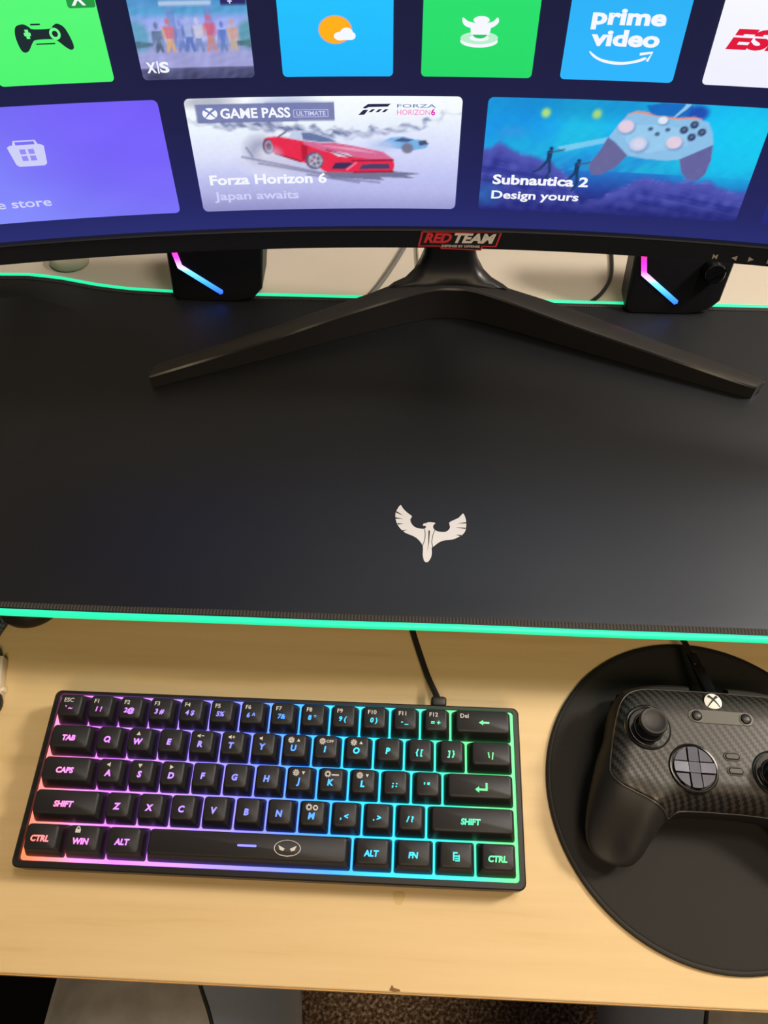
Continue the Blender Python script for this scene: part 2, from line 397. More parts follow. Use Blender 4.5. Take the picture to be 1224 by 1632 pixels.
def noise2(U, V, seed, oct=4, f=4.0, ax=1.0, ay=1.0):
    r = np.random.default_rng(seed); o = np.zeros_like(U); a = 1.0
    for k in range(oct):
        for _ in range(4):
            th = r.uniform(0, 2*PI); ph = r.uniform(0, 2*PI); ff = f*r.uniform(.7, 1.4)*2**k
            o += a*np.sin(2*PI*ff*(U*ax*cos(th)+V*ay*sin(th))+ph)/4
        a *= .6
    return o
class Art:
    def __init__(s, U, V, asp): s.U, s.V, s.asp = U, V, asp; s.C = np.zeros(U.shape+(3,))
    def grad(s, stops):
        vs = [p for p, _ in stops]
        for k in range(3): s.C[..., k] = np.interp(s.V, vs, [c[k] for _, c in stops])
    def blend(s, M, c): s.C += (np.asarray(c, float)-s.C)*np.clip(M, 0, 1)[..., None]
    def poly(s, pts, c, a=1.0):
        I = np.zeros(s.U.shape, bool); n = len(pts)
        for i in range(n):
            (x0, y0), (x1, y1) = pts[i], pts[(i+1) % n]
            if y0 == y1: continue
            I ^= ((y0 > s.V) != (y1 > s.V)) & (s.U < (x1-x0)*(s.V-y0)/(y1-y0)+x0)
        s.blend(I*a, c)
    def ell(s, x, y, rx, ry, c, a=1.0, soft=.15, rot=0):
        dx, dy = s.U-x, s.V-y; cr, sr = cos(rot), sin(rot)
        d = np.sqrt(((dx*cr+dy*sr)/rx)**2+((-dx*sr+dy*cr)/ry)**2)
        s.blend(np.clip((1-d)/soft+.5, 0, 1)*a, c)
    def seg(s, x0, y0, x1, y1, w, c, a=1.0):
        k = s.asp; dx, dy = (x1-x0), (y1-y0)/k; L = dx*dx+dy*dy
        tt = np.clip(((s.U-x0)*dx+(s.V-y0)/k*dy)/L, 0, 1)
        d = np.hypot(s.U-x0-tt*dx, (s.V-y0)/k-tt*dy)
        s.blend(np.clip((w-d)/(w*.5)+.5, 0, 1)*a, c)

def bgc(U, V):
    A = Art(U, V, 2.4); A.grad([(0, (40, 46, 116)), (.05, (34, 38, 100)), (.22, (28, 30, 72)), (.4, (25, 28, 60)), (1, (20, 24, 50))]); return A.C
screen = grid_obj('screen', -HW, HW, -.0030, HH, 90, 40, 0, bgc, mon, label='lit curved display with dark blue background')
def flat(c, c2=None):
    def f(U, V):
        A = Art(U, V, 1); A.grad([(0, c), (1, c2 or c)]); return A.C
    return f
def tile_rect(i): s = U0+TO+i*.161*4/9; return s, s+WT, HTB, HTB+THT
def onscreen(g, s0, h0, w, hgt, dep): return [scr(s0+p[0]*w, h0+p[1]*hgt, dep) for p in g[0]], g[1]
def tile(i, C, label, nx=30, ny=24):
    a, b_, c, d = tile_rect(i)
    return grid_obj('app_tile', a, b_, c, d, nx, ny, .0006, C, screen, .0022, label)
def ticon(i, o, *gm):
    """icons are in tile units, x and y both in tile widths before the 4:3 stretch"""
    a, b_, c, d = tile_rect(i)
    g, mi = joinm(*[((onscreen(q, a, c, WT, WT, .0009+.00012*n)), n) for n, (q, _) in enumerate(gm)])
    return g, mi, [k for _, k in gm]
def add_icon(parent, i, *gm, name='icon'):
    g, mi, ms = ticon(i, None, *gm)
    # sub-parts stay under the screen: join the picture into its tile mesh
    join_into(parent, g, mi, ms)
def join_into(o, g, mi, ms):
    inv = WM[o.name].inverted(); me = o.data
    bm = bmesh.new(); bm.from_mesh(me); base = len(me.materials)
    for k in ms: me.materials.append(MATS[k] if isinstance(k, str) else k)
    vs = [bm.verts.new(inv @ Vector(p)) for p in g[0]]
    for f_, k in zip(g[1], mi):
        try: q = bm.faces.new([vs[i] for i in f_]); q.material_index = base+k
        except ValueError: pass
    bm.to_mesh(me); bm.free(); me.update()
# gamepad tile
T0 = tile(0, flat((78, 246, 112), (88, 250, 122)), 'bright green tile with dark gamepad icon')
pad_ic = poly2([p[:2] for p in catmull([(.268,.36,0),(.275,.42,0),(.30,.462,0),(.36,.475,0),(.40,.455,0),(.43,.435,0),(.57,.435,0),(.60,.455,0),(.64,.47,0),(.69,.44,0),(.72,.36,0),(.728,.29,0),(.70,.268,0),(.66,.29,0),(.60,.345,0),(.56,.355,0),(.44,.355,0),(.40,.34,0),(.345,.275,0),(.305,.262,0),(.28,.285,0)], 4, True)])
add_icon(T0, 0, (pad_ic, 'lit_dark'), (j2(rect2(.345,.40,.387,.412), rect2(.358,.387,.365,.435), ring2(.60,.395,.024,.046)), 'lit_green_hi' if 'lit_green_hi' in MATS else lit('lit_green_hi', (110, 255, 140))), (j2(rect2(.42,.50,.465,.477), rect2(.42,.58,.318,.328)), 'lit_dark'))
add_icon(T0, 0, (rr2(.765, .995, .578, .745, .02), lit('lit_green_dk', (36, 150, 66))), (at2(text2d('X', .10, .03), .86, .65), 'lit_white'))
# party-game tile: row of blurred costumed figures, all invented
def figs(U, V):
    A = Art(U, V, .75); n = noise2(U, V, 3, 3, 3)
    A.grad([(0, (70, 72, 110)), (.12, (92, 92, 134)), (.13, (150, 150, 205)), (.3, (150, 152, 205)), (.36, (122, 140, 196)), (.42, (172, 182, 238)), (.62, (150, 165, 240)), (.7, (60, 150, 200)), (1, (40, 110, 180))])
    A.C += n[..., None]*np.array([9, 10, 12])
    A.ell(.03, .47, .10, .16, (66, 150, 176), .9, .5); A.ell(.99, .46, .10, .15, (60, 140, 150), .9, .5)
    A.poly([(.0,.34),(.14,.36),(.16,.39),(.0,.42)], (54, 96, 110)); A.poly([(1,.33),(.86,.36),(.84,.39),(1,.41)], (54, 96, 100))
    for x in (.34, .66): A.poly([(x-.03,.36),(x+.03,.36),(x+.035,.75),(x-.035,.75)], (84, 120, 190), .7)
    for x, top, c1, c2, w in ((.20,.58,(70,98,124),(52,74,92),.040),(.30,.62,(214,92,96),(226,164,90),.045),(.40,.60,(112,130,196),(84,110,180),.042),(.47,.64,(150,170,216),(60,92,170),.045),(.55,.62,(206,200,212),(96,120,176),.042),(.655,.65,(214,70,96),(206,120,98),.045),(.76,.58,(66,98,186),(76,110,170),.035),(.85,.60,(210,150,120),(196,166,120),.04)):
        A.ell(x, top-.01, w*.45, .034, c1, .9, .5)
        A.poly([(x-w,top-.06),(x+w,top-.06),(x+w*.55,top-.19),(x-w*.55,top-.19)], c1, .9)
        A.poly([(x-w*.6,top-.19),(x+w*.6,top-.19),(x+w*1.0,.29),(x+w*.4,.29),(x,top-.25),(x-w*.4,.29),(x-w*1.0,.29)], c2, .9)
        A.ell(x-w, top-.13, w*.28, .07, c2, .7, .5); A.ell(x+w, top-.13, w*.28, .07, c1, .7, .5)
    A.C += noise2(U, V, 8, 3, 14)[..., None]*9; A.blend(np.full(U.shape, .22)*(V > .13), (196, 200, 250))
    A.poly([(.26,.765),(.70,.765),(.70,.81),(.26,.81)], (176, 200, 230)); A.poly([(.78,.76),(1,.76),(1,1),(.78,1)], (44, 40, 100))
    return A.C
T1 = tile(1, figs, 'tile with a row of blurred costumed figures and X and S letters', 80, 60)
add_icon(T1, 1, (j2(fit2d('X', .05, .135, .063, .082, .035), rect2(.145, .158, .055, .155), fit2d('S', .165, .25, .063, .082, .035)), 'lit_white'))
add_icon(T1, 1, (j2(at2(text2d('+', .05, .03), .86, .60)), 'lit_white_soft'))
# weather
T2 = tile(2, flat((30, 182, 252), (34, 196, 255)), 'sky blue tile with sun and cloud icon')
add_icon(T2, 2, (disc2(.492, .376, .150, .113), lit('lit_halo', (190, 170, 200))), (disc2(.492, .376, .140, .105), lit('lit_orange', (255, 176, 26))), (j2(disc2(.535, .328, .058, .034), disc2(.59, .348, .058, .046), disc2(.635, .33, .034, .03), rect2(.53, .64, .298, .325)), 'lit_white'))
add_icon(T2, 2, (disc2(.458, .31, .06, .035), lit('lit_coral', (250, 140, 80))))
# cloud play tile
T3 = tile(3, flat((38, 218, 104), (42, 226, 112)), 'green tile with white bowl-shaped icon')
ic3 = j2(disc2(.508, .300, .16, .050), rect2(.36, .655, .290, .318))
add_icon(T3, 3, (disc2(.500, .292, .165, .050), 'lit_white'), (ring2(.500, .318, .085, .165, 24, .30), lit('lit_mint', (186, 240, 206))), (disc2(.503, .345, .062, .03), lit('lit_green_md', (38, 200, 98))), (poly2([(.425,.345),(.585,.345),(.60,.43),(.41,.43)]), 'lit_white'), (poly2([p[:2] for p in catmull([(.345,.475,0),(.40,.445,0),(.505,.432,0),(.60,.445,0),(.645,.478,0),(.655,.44,0),(.60,.40,0),(.50,.39,0),(.40,.40,0),(.35,.43,0)], 4, True)]), 'lit_white'), (disc2(.507, .458, .070, .030), 'lit_white'))
# streaming tile
T4 = tile(4, flat((46, 182, 255), (44, 178, 246)), 'light blue tile with white video service lettering')
smile = poly2([p[:2] for p in catmull([(.222,.236,0),(.33,.178,0),(.50,.155,0),(.63,.172,0),(.71,.20,0),(.72,.182,0),(.64,.152,0),(.50,.132,0),(.36,.148,0),(.26,.19,0)], 4, True)])
add_icon(T4, 4, (j2(fit2d('prime', .195, .82, .447, .118, .04), fit2d('video', .215, .805, .283, .118, .04), smile, line2([(.66,.222),(.765,.238),(.735,.168)], .022)), 'lit_white'))
# sports tile
T5 = tile(5, flat((240, 240, 255), (250, 250, 255)), 'white tile with red sports lettering')
add_icon(T5, 5, (at2(fit2d('ESPN', .113, .93, .300, .140, .05, .25), 0, 0), 'lit_red'), (j2(rect2(.10, .95, .383, .398)), lit('lit_paper', (244, 244, 255))))

def card_rect(k): return U0+k*.161, U0+k*.161+WC, HCB, HCT
def card(k, C, label, nx, ny):
    a, b_, c, d = card_rect(k); return grid_obj('banner_tile', a, b_, c, d, nx, ny, .0006, C, screen, .0028, label)
def cicon(o, k, *gm):
    a, b_, c, d = card_rect(k)
    g, mi = joinm(*[((onscreen(q, a, c, WC, HCT-HCB, .0009+.00012*n)), n) for n, (q, _) in enumerate(gm)])
    join_into(o, g, mi, [x for _, x in gm])
def storec(U, V):
    A = Art(U, V, 2.38); a = np.clip(U*.55+V*.45, 0, 1)[..., None]
    A.C = np.array([134, 150, 252])*(1-a)+np.array([116, 96, 246])*a
    A.ell(.9, .75, .35, .6, (118, 92, 252), .6, 1.2); A.C += noise2(U, V, 4, 2, 1.5)[..., None]*3
    return A.C
B0 = card(0, storec, 'violet tile with white shopping bag icon', 60, 30)
cicon(B0, 0, (j2(poly2([(.434,.675),(.446,.69),(.552,.69),(.564,.675),(.556,.525),(.546,.507),(.456,.507),(.446,.525)]), line2([(.460,.685),(.464,.722),(.536,.722),(.540,.685)], .012), fit2d('the store', .262, .524, .142, .078, .016)), 'lit_lilac'), (j2(*[rect2(x, x+.021, y, y+.042) for x in (.474, .504) for y in (.555, .612)]), 'lit_violet'))

def carart(U, V):
    A = Art(U, V, 2.38)
    A.grad([(0, (150, 150, 205)), (.12, (172, 172, 222)), (.3, (190, 194, 240)), (.5, (222, 226, 252)), (.72, (236, 244, 255)), (1, (250, 255, 255))])
    A.ell(.85, .3, .4, .4, (196, 200, 248), .4, 1)
    n = noise2(U, V, 11, 5, 7, 1.6, .9)
    # hills of the far ridge, dark blue-grey brush strokes
    rid = np.interp(U, [0, .1, .3, .45, .6, .75, .85, .95], [.84, .82, .83, .76, .73, .75, .79, .88])
    low = np.interp(U, [0, .1, .3, .45, .6, .75, .85, .95], [.80, .74, .70, .64, .64, .68, .71, .84])
    M = np.clip((rid+.04*n-V)/.04, 0, 1)*np.clip((V-low-.03*n)/.05, 0, 1)
    A.blend(M*np.clip(.62+.5*noise2(U+V*.5, V, 21, 4, 13, 1.2, .8), .1, .95), (92, 102, 150))
    A.ell(.36, .95, .10, .07, (150, 165, 216), .5, 1); A.ell(.08, .97, .09, .05, (120, 124, 150), .5+.0*n, 1)
    # drift smoke
    A.ell(.28, .50, .10, .17, (226, 228, 246), .9, .8); A.ell(.25, .56, .05, .11, (120, 126, 160), .55, 1); A.ell(.30, .50, .055, .09, (236, 236, 250), .9, .9)
    A.ell(.36, .42, .16, .08, (196, 194, 226), .7, 1, -.25)
    # far blue car
    A.poly([(.69,.585),(.74,.565),(.83,.545),(.875,.565),(.885,.60),(.872,.635),(.83,.64),(.79,.665),(.74,.655),(.71,.62)], (120, 178, 232)); A.poly([(.75,.625),(.785,.655),(.83,.638),(.80,.615)], (70, 90, 140)); A.poly([(.85,.585),(.885,.60),(.872,.635),(.845,.625)], (74, 82, 110))
    A.ell(.805, .563, .022, .045, (120, 122, 146), 1, .4); A.ell(.71, .585, .05, .05, (190, 202, 240), .8, 1)
    # near red car: shadow and skid lines
    A.poly([(.47,.35),(.75,.355),(.86,.335),(.80,.315),(.84,.29),(.70,.30),(.72,.27),(.58,.29),(.52,.30)], (104, 104, 136), .85)
    for x0, y0, x1, y1 in ((.18,.50,.48,.34),(.24,.44,.52,.31),(.42,.33,.62,.25),(.50,.30,.70,.25),(.2,.58,.22,.50)): A.seg(x0, y0, x1, y1, .004, (112, 114, 150), .6)
    body = [(.270,.655),(.285,.668),(.335,.675),(.40,.655),(.52,.615),(.60,.585),(.70,.535),(.752,.47),(.757,.41),(.752,.352),(.60,.345),(.49,.352),(.452,.42),(.395,.445),(.345,.495),(.306,.523),(.270,.56),(.262,.61)]
    A.poly(body, (232, 44, 78))
    A.poly([(.40,.652),(.52,.612),(.62,.575),(.715,.53),(.752,.468),(.66,.468),(.58,.49),(.48,.545),(.42,.60)], (214, 112, 156), .9)
    A.poly([(.46,.595),(.60,.565),(.70,.515),(.60,.54)], (236, 170, 200), .8)
    A.poly([(.325,.67),(.345,.705),(.39,.722),(.43,.715),(.50,.672),(.548,.612),(.47,.615),(.41,.632)], (196, 206, 234)); A.poly([(.415,.64),(.41,.70),(.445,.70),(.51,.655),(.54,.618),(.47,.622)], (104, 120, 166)); A.poly([(.335,.672),(.352,.70),(.375,.705),(.362,.668)], (236, 240, 250)); A.seg(.325,.672,.352,.708,.0025,(70, 70, 100))
    A.poly([(.405,.60),(.43,.585),(.425,.47),(.405,.455)], (170, 24, 54), .8); A.seg(.306,.523,.40,.447,.0028,(120, 20, 44))
    A.poly([(.505,.545),(.58,.515),(.60,.485),(.545,.488)], (226, 216, 240)); A.seg(.50,.55,.60,.478,.0022,(120, 30, 60))
    A.poly([(.515,.38),(.53,.435),(.585,.44),(.60,.425),(.565,.375)], (58, 50, 88)); A.poly([(.62,.372),(.635,.42),(.735,.425),(.742,.378)], (72, 66, 108)); A.seg(.575,.372,.61,.432,.0035,(240, 120, 160)); A.seg(.60,.345,.752,.352,.003,(150, 20, 60)); A.seg(.595,.45,.752,.455,.003,(140, 30, 66))
    for x, y, rx, ry in ((.452,.455,.034,.078),(.281,.585,.019,.066)):
        A.ell(x, y, rx, ry, (90, 84, 110), 1, .15); A.ell(x+.003, y, rx*.80, ry*.80, (158, 160, 184), 1, .2); A.ell(x+.004, y, rx*.5, ry*.5, (96, 96, 122), 1, .3); A.ell(x-.005, y+.01, rx*.16, ry*.22, (226, 60, 90), 1, .5)
    for a_ in range(5): A.seg(.455, .455, .455+.026*cos(a_*1.257), .455+.06*sin(a_*1.257), .0025, (200, 200, 216), .9)
    A.ell(.30, .52, .03, .06, (206, 206, 232), .55, 1)
    A.poly([(.036,.795),(.537,.80),(.537,.955),(.036,.95)], (112, 120, 172), .92)
    A.C += noise2(U, V, 31, 3, 18)[..., None]*2.5
    A.blend(np.clip((.18-V)/.2, 0, 1)*.35, (136, 136, 190))
    return A.C
B1 = card(1, carart, 'white wide tile with red sports car drifting through smoke', 220, 92)
def xball(x, y, r): # sphere with an X cut
    return j2(disc2(x, y, r, r*1.78)), j2(line2([(x-r*.75, y-r*1.4), (x, y+r*.3), (x+r*.78, y+r*1.5)], [r*.12, r*.35, r*.5]), line2([(x+r*.75, y-r*1.4), (x, y+r*.3), (x-r*.78, y+r*1.5)], [r*.12, r*.35, r*.5]))
a_, b__ = xball(.086, .876, .027)
cicon(B1, 1, (j2(a_, fit2d('GAME PASS', .123, .376, .836, .078, .03)), 'lit_white'), (b__, 'lit_slate'),
      (j2(fit2d('ULTIMATE', .398, .504, .848, .036, .02), rect2(.387,.514,.835,.839), rect2(.387,.514,.893,.897), rect2(.387,.389,.835,.897), rect2(.512,.514,.835,.897)), 'lit_lilac'),
      (j2(poly2([(.654,.938),(.742,.940),(.728,.915),(.664,.912),(.640,.90),(.623,.85),(.645,.852),(.662,.892),(.722,.897),(.716,.885),(.655,.93)][:0] or [(.660,.940),(.742,.942),(.730,.918),(.662,.914),(.648,.902),(.640,.91)]), poly2([(.623,.85),(.642,.892),(.660,.892),(.645,.852)]), *[poly2([(x,.872),(x+.013,.897),(x+.025,.897),(x+.012,.873)]) for x in (.660,.685,.708)]), 'lit_navy'),
      (fit2d('FORZA', .764, .905, .912, .028, .01), 'lit_slate'), (fit2d('HORIZON', .764, .885, .853, .044, .006), 'lit_pink'), (fit2d('6', .888, .903, .853, .05, .03), lit('lit_magenta', (226, 20, 170))),
      (fit2d('Forza Horizon 6', .045, .495, .262, .086, .032), 'lit_white'), (fit2d('Japan awaits', .052, .382, .118, .076, .022), 'lit_lilac'))
def seaart(U, V):
    A = Art(U, V, 2.38)
    A.grad([(0, (28, 32, 96)), (.2, (40, 60, 150)), (.4, (36, 120, 205)), (.6, (30, 165, 232)), (.8, (24, 178, 244)), (1, (20, 160, 236))])
    n = noise2(U, V, 41, 4, 2.2, 1.6, .8)
    A.blend(np.clip(.35+.5*n, 0, .7)*(V > .4), (30, 196, 226)); A.ell(.9, .7, .18, .4, (16, 206, 244), .75, 1); A.ell(.08, .9, .16, .3, (18, 130, 220), .6, 1); A.ell(.35, .97, .3, .12, (20, 140, 200), .6, 1)
    A.poly([(.27,.60),(.45,.70),(.46,.66),(.30,.565)], (176, 216, 246), .6)
    A.ell(.212, .884, .016, .038, (190, 232, 120), .9, .9); A.ell(.394, .887, .016, .038, (180, 220, 120), .9, .9)
    # reef
    rf = np.interp(U, [0, .06, .14, .22, .3, .4, .47, .55, .62, .7, .78, .86, 1], [.60, .66, .56, .50, .44, .10, .18, .30, .37, .35, .36, .38, .30])+.03*noise2(U, V*0, 51, 4, 6)
    A.blend(np.clip((rf-V)/.05, 0, 1), (78, 84, 176)); A.blend(np.clip((rf-V-.07)/.1, 0, 1)*np.clip(.55+.6*noise2(U, V, 61, 4, 8), 0, 1), (44, 52, 140)); A.blend(np.clip((rf+.01-V)/.03, 0, 1)*np.clip((V-rf+.06)/.05, 0, 1)*np.clip(noise2(U, V, 71, 4, 12), 0, 1), (150, 120, 214))
    A.blend(np.clip((.16-V)/.2, 0, 1), (30, 34, 108))
    A.ell(.03, .15, .05, .1, (40, 120, 190), .5, 1); A.ell(.10, .72, .05, .05, (66, 150, 226), .5, 1)
    # two divers
    for x, y in ((.25, .50), (.36, .40)):
        c = (24, 60, 104); A.ell(x+.002, y+.085, .008, .018, c, 1, .4); A.poly([(x-.012,y+.065),(x+.010,y+.07),(x+.006,y-.03),(x-.010,y-.02)], c)
        A.seg(x-.004, y-.02, x-.030, y-.10, .0055, c); A.seg(x-.030, y-.10, x-.055, y-.13, .004, c); A.seg(x+.002, y-.02, x+.008, y-.12, .0055, c); A.seg(x+.008, y-.12, x-.006, y-.19, .004, c); A.seg(x, y+.05, x+.05, y+.08, .003, (60, 90, 130))
    # pale blue gamepad
    A.poly([(.56,.97),(.62,1.0),(.72,1.0),(.74,.86),(.60,.86)], (20, 110, 196)); A.poly([(.64,.82),(.70,1.0),(.72,1.0)], (150, 200, 236)); A.ell(.745, .93, .035, .06, (30, 80, 180), 1, .6)
    A.poly([(.50,.895),(.53,.925),(.57,.918),(.60,.895),(.68,.885),(.735,.90),(.765,.885),(.76,.86),(.50,.87)], (222, 150, 126))
    A.poly([(.45,.70),(.43,.58),(.405,.48),(.402,.42),(.42,.368),(.45,.37),(.50,.44),(.535,.555),(.48,.66)], (104, 104, 156)); A.poly([(.724,.54),(.745,.43),(.775,.36),(.81,.36),(.832,.42),(.838,.55),(.828,.68)], (100, 100, 160))
    A.poly([(.452,.70),(.475,.80),(.50,.885),(.53,.91),(.58,.895),(.68,.87),(.75,.885),(.79,.86),(.815,.77),(.828,.68),(.724,.54),(.68,.525),(.60,.53),(.535,.55),(.48,.66)], (140, 192, 232)); A.poly([(.50,.80),(.60,.82),(.72,.80),(.74,.66),(.60,.58),(.52,.66)], (156, 206, 240), .7)
    for x, y, r, c in ((.506,.796,.028,(226,206,226)),(.689,.682,.028,(226,206,226)),(.563,.655,.032,(196,206,236)),(.63,.86,.017,(220,232,244))): A.ell(x+.004, y-.012, r*1.08, r*2.0, (110, 140, 190), .7, .4); A.ell(x, y, r, r*1.9, c, 1, .2)
    A.ell(.565, .655, .019, .038, (216, 214, 236), 1, .4)
    for x, y in ((.743,.836),(.712,.789),(.776,.778),(.745,.733)): A.ell(x, y, .0145, .032, (52, 66, 104), 1, .25); A.ell(x, y+.003, .006, .013, (96, 116, 156), 1, .4)
    for x, y in ((.594,.785),(.655,.785),(.622,.745)): A.ell(x, y, .009, .017, (70, 96, 136), 1, .4)
    A.C += noise2(U, V, 81, 3, 16)[..., None]*2.5
    return A.C
B2 = card(2, seaart, 'blue underwater wide tile with pale blue gamepad', 220, 92)
cicon(B2, 2, (fit2d('Subnautica 2', .046, .412, .255, .084, .034), 'lit_white'), (fit2d('Design yours', .047, .386, .118, .074, .024), 'lit_white'))
B3 = card(3, flat((32, 40, 116), (44, 60, 140)), 'dark blue tile at the right edge of the row', 20, 12)
# sticker on the bezel
def bez(g, k): return [scr(p[0], p[1], .0029+k*.00012) for p in g[0]], g[1]
def strip2(top, bot, n=14):
    T_, B2 = np.array(top, float), np.array(bot, float); V, F = [], []
    for i in range(n+1):
        t_ = i/n; V += [tuple(T_[0]*(1-t_)+T_[1]*t_), tuple(B2[0]*(1-t_)+B2[1]*t_)]
        if i: F.append((2*i-2, 2*i-1, 2*i+1, 2*i))
    return V, F
outl = j2(strip2([(-.0262,-.0038),(.0222,-.0032)], [(-.0282,-.0138),(.0196,-.0132)]), strip2([(-.0150,-.0134),(.0115,-.0131)], [(-.0140,-.0152),(.0105,-.0158)]))
innr = j2(strip2([(-.0252,-.0046),(.0208,-.0040)], [(-.0270,-.0130),(.0188,-.0124)]), strip2([(-.0146,-.0128),(.0108,-.0123)], [(-.0136,-.0144),(.0098,-.0150)]))
_u1 = poly2([(-.0262,-.0038),(.0222,-.0032),(.0196,-.0132),(.0115,-.0132),(.0105,-.0158),(-.0140,-.0150),(-.0152,-.0138),(-.0282,-.0138)])
_u2 = poly2([(-.0252,-.0046),(.0208,-.0040),(.0188,-.0124),(.0108,-.0124),(.0098,-.0150),(-.0136,-.0142),(-.0148,-.0130),(-.0270,-.0130)])
g, mi = joinm((bez(outl, 0), 0), (bez(innr, 1), 1), (bez(fit2d('RED', -.0248, -.0078, -.0108, .0058, .045, .3), 2), 0), (bez(fit2d('TEAM', -.0064, .0188, -.0106, .0058, .045, .3), 2), 2), (bez(fit2d('DEFENSE BY OFFENSE', -.0136, .0095, -.0138, .0015, .02), 2), 2))
obj('sticker', g, ['sticker_red', 'sticker_dark', 'sticker_white'], mon, mi=mi, label='red and white lettered sticker on the lower frame')
# button marks on the frame
def btn(g, name='button_mark'): obj(name, bez(g, 0), 'grey_mark', mon)
btn(at2(text2d('M', .0030, .01), .1490, -.0113)); btn(poly2([(.1583,-.0112),(.1615,-.0096),(.1615,-.0128)])); btn(poly2([(.1712,-.0112),(.1680,-.0096),(.1680,-.0128)])); btn(rect2(.1788, .1806, -.0128, -.0096))
# stand: neck, hub and V foot
F_ = [(-.1925,.3975,.0805),(-.1887,.3982,.081),(-.1125,.4295,.086),(-.0578,.4535,.091),(-.0082,.4722,.096),(.0171,.4800,.098),(.0338,.4815,.098),(.0505,.4790,.098),(.0797,.4690,.095),(.1291,.4495,.090),(.1841,.4280,.086),(.2450,.4050,.081),(.2560,.4015,.0805)]
B_ = [(-.1962,.4040,.0805),(-.1853,.4126,.081),(-.1354,.4339,.086),(-.0480,.4742,.092),(-.0254,.4831,.096),(-.0019,.4944,.098),(.0290,.5060,.099),(.0600,.4960,.098),(.0725,.4881,.097),(.1111,.4751,.093),(.1712,.4513,.087),(.2560,.4140,.081),(.2607,.4060,.0805)]
F_ = catmull(F_, 6); B_ = catmull(B_, 6); ls = []
for a, b_ in zip(F_, B_):
    c = (a+b_)/2; k = .0012
    dn = (a-b_).normalized()
    bb = min(b_.y, .4955)
    ls.append([(a.x, min(a.y, .490), .0683), (a.x, a.y, a.z-.0016), tuple(a-dn*.0012+Vector((0, 0, -.0004))), tuple(a-dn*.003), tuple(b_+dn*.003), tuple(b_+dn*.0012+Vector((0, 0, -.0004))), (b_.x, b_.y, b_.z-.0016), (b_.x, bb, .0683)])
obj('stand_foot', loops(ls), 'stand_plastic', mon, 28, label='black V-shaped foot')
ls = []
bx_ = [p.x for p in B_]; by_ = [p.y for p in B_]; bz_ = [p.z for p in B_]; fx_ = [p.x for p in F_]; fy_ = [p.y for p in F_]; fz_ = [p.z for p in F_]
CX = .0283
for yf, yb, z, hw in ((.4828, .507, .0960, .052), (.4835, .507, .0985, .043), (.4855, .5075, .1005, .034), (.4885, .5085, .1035, .0275), (.4925, .5095, .1085, .0228), (.4955, .510, .116, .0202), (.4975, .5105, .130, .0190), (.4978, .5108, .20, .0187), (.4975, .5105, .36, .0185)):
    fr, bk = [], []
    for i in range(13):
        q = -1+2*i/12; x = CX+hw*q
        lowb = np.interp(x, bx_, by_)-.0008; lowf = np.interp(x, fx_, fy_)+.004
        w_ = max(0, min(1, (.1085-z)/.010))
        y1 = yb*(1-w_)+min(yb, lowb)*w_; y0 = max(yf, lowf*w_+yf*(1-w_)); e_ = .0035*(1 if abs(q) > .99 else 0)
        y0 = min(y0, y1-.002); 
        fr.append((x, y0+(e_ if z > .1 else 0), z if z > .0965 else np.interp(x, bx_, bz_)-.003)); bk.append((x, y1-(e_ if z > .1 else 0), z if z > .0965 else np.interp(x, bx_, bz_)-.003))
    ls.append(fr+bk[::-1])
obj('stand_neck', loops(ls), 'stand_plastic', mon, 50)
obj('mount_hub', box(-.012, .068, .452, .508, .315, .39, .006), 'monitor_plastic', mon, 30)

# ------------------------------------------------------------------ speakers
def ramp_mat(name, stops, axis, lo, hi, target, k):
    m, t, b = new_mat(name); tc = nd(t, 'ShaderNodeTexCoord')
    if target: tc.object = target
    sp = nd(t, 'ShaderNodeSeparateXYZ'); t.links.new(tc.outputs['Object'], sp.inputs[0])
    acc = None
    for i, w_ in enumerate(axis):
        if not w_: continue
        q = nd(t, 'ShaderNodeMath'); q.operation = 'MULTIPLY'; t.links.new(sp.outputs[i], q.inputs[0]); q.inputs[1].default_value = w_
        if acc is None: acc = q.outputs[0]
        else:
            s_ = nd(t, 'ShaderNodeMath'); s_.operation = 'ADD'; t.links.new(acc, s_.inputs[0]); t.links.new(q.outputs[0], s_.inputs[1]); acc = s_.outputs[0]
    mr = nd(t, 'ShaderNodeMapRange'); mr.inputs['From Min'].default_value = lo; mr.inputs['From Max'].default_value = hi; t.links.new(acc, mr.inputs['Value'])
    r = nd(t, 'ShaderNodeValToRGB'); e = r.color_ramp.elements
    while len(e) > 1: e.remove(e[-1])
    e[0].position = stops[0][0]; e[0].color = (*stops[0][1], 1)
    for p, c in stops[1:]: q = e.new(p); q.color = (*c, 1)
    t.links.new(mr.outputs[0], r.inputs[0]); t.links.new(r.outputs[0], b.inputs['Emission Color'])
    b.inputs['Emission Strength'].default_value = k; b.inputs['Base Color'].default_value = (.02, .02, .02, 1); b.inputs['Roughness'].default_value = .5
    return m
SPK_STOPS = [(0, (.02, .06, 1)), (.22, (.03, .25, 1)), (.45, (.12, .5, 1)), (.58, (.75, .35, 1)), (.70, (1, .05, .75)), (.85, (1, .02, .45)), (1, (1, .02, .22))]
ramp_mat('speaker_led', SPK_STOPS, (0, 0, 1), .006, .046, None, 2.2)
TF = math.radians(20)
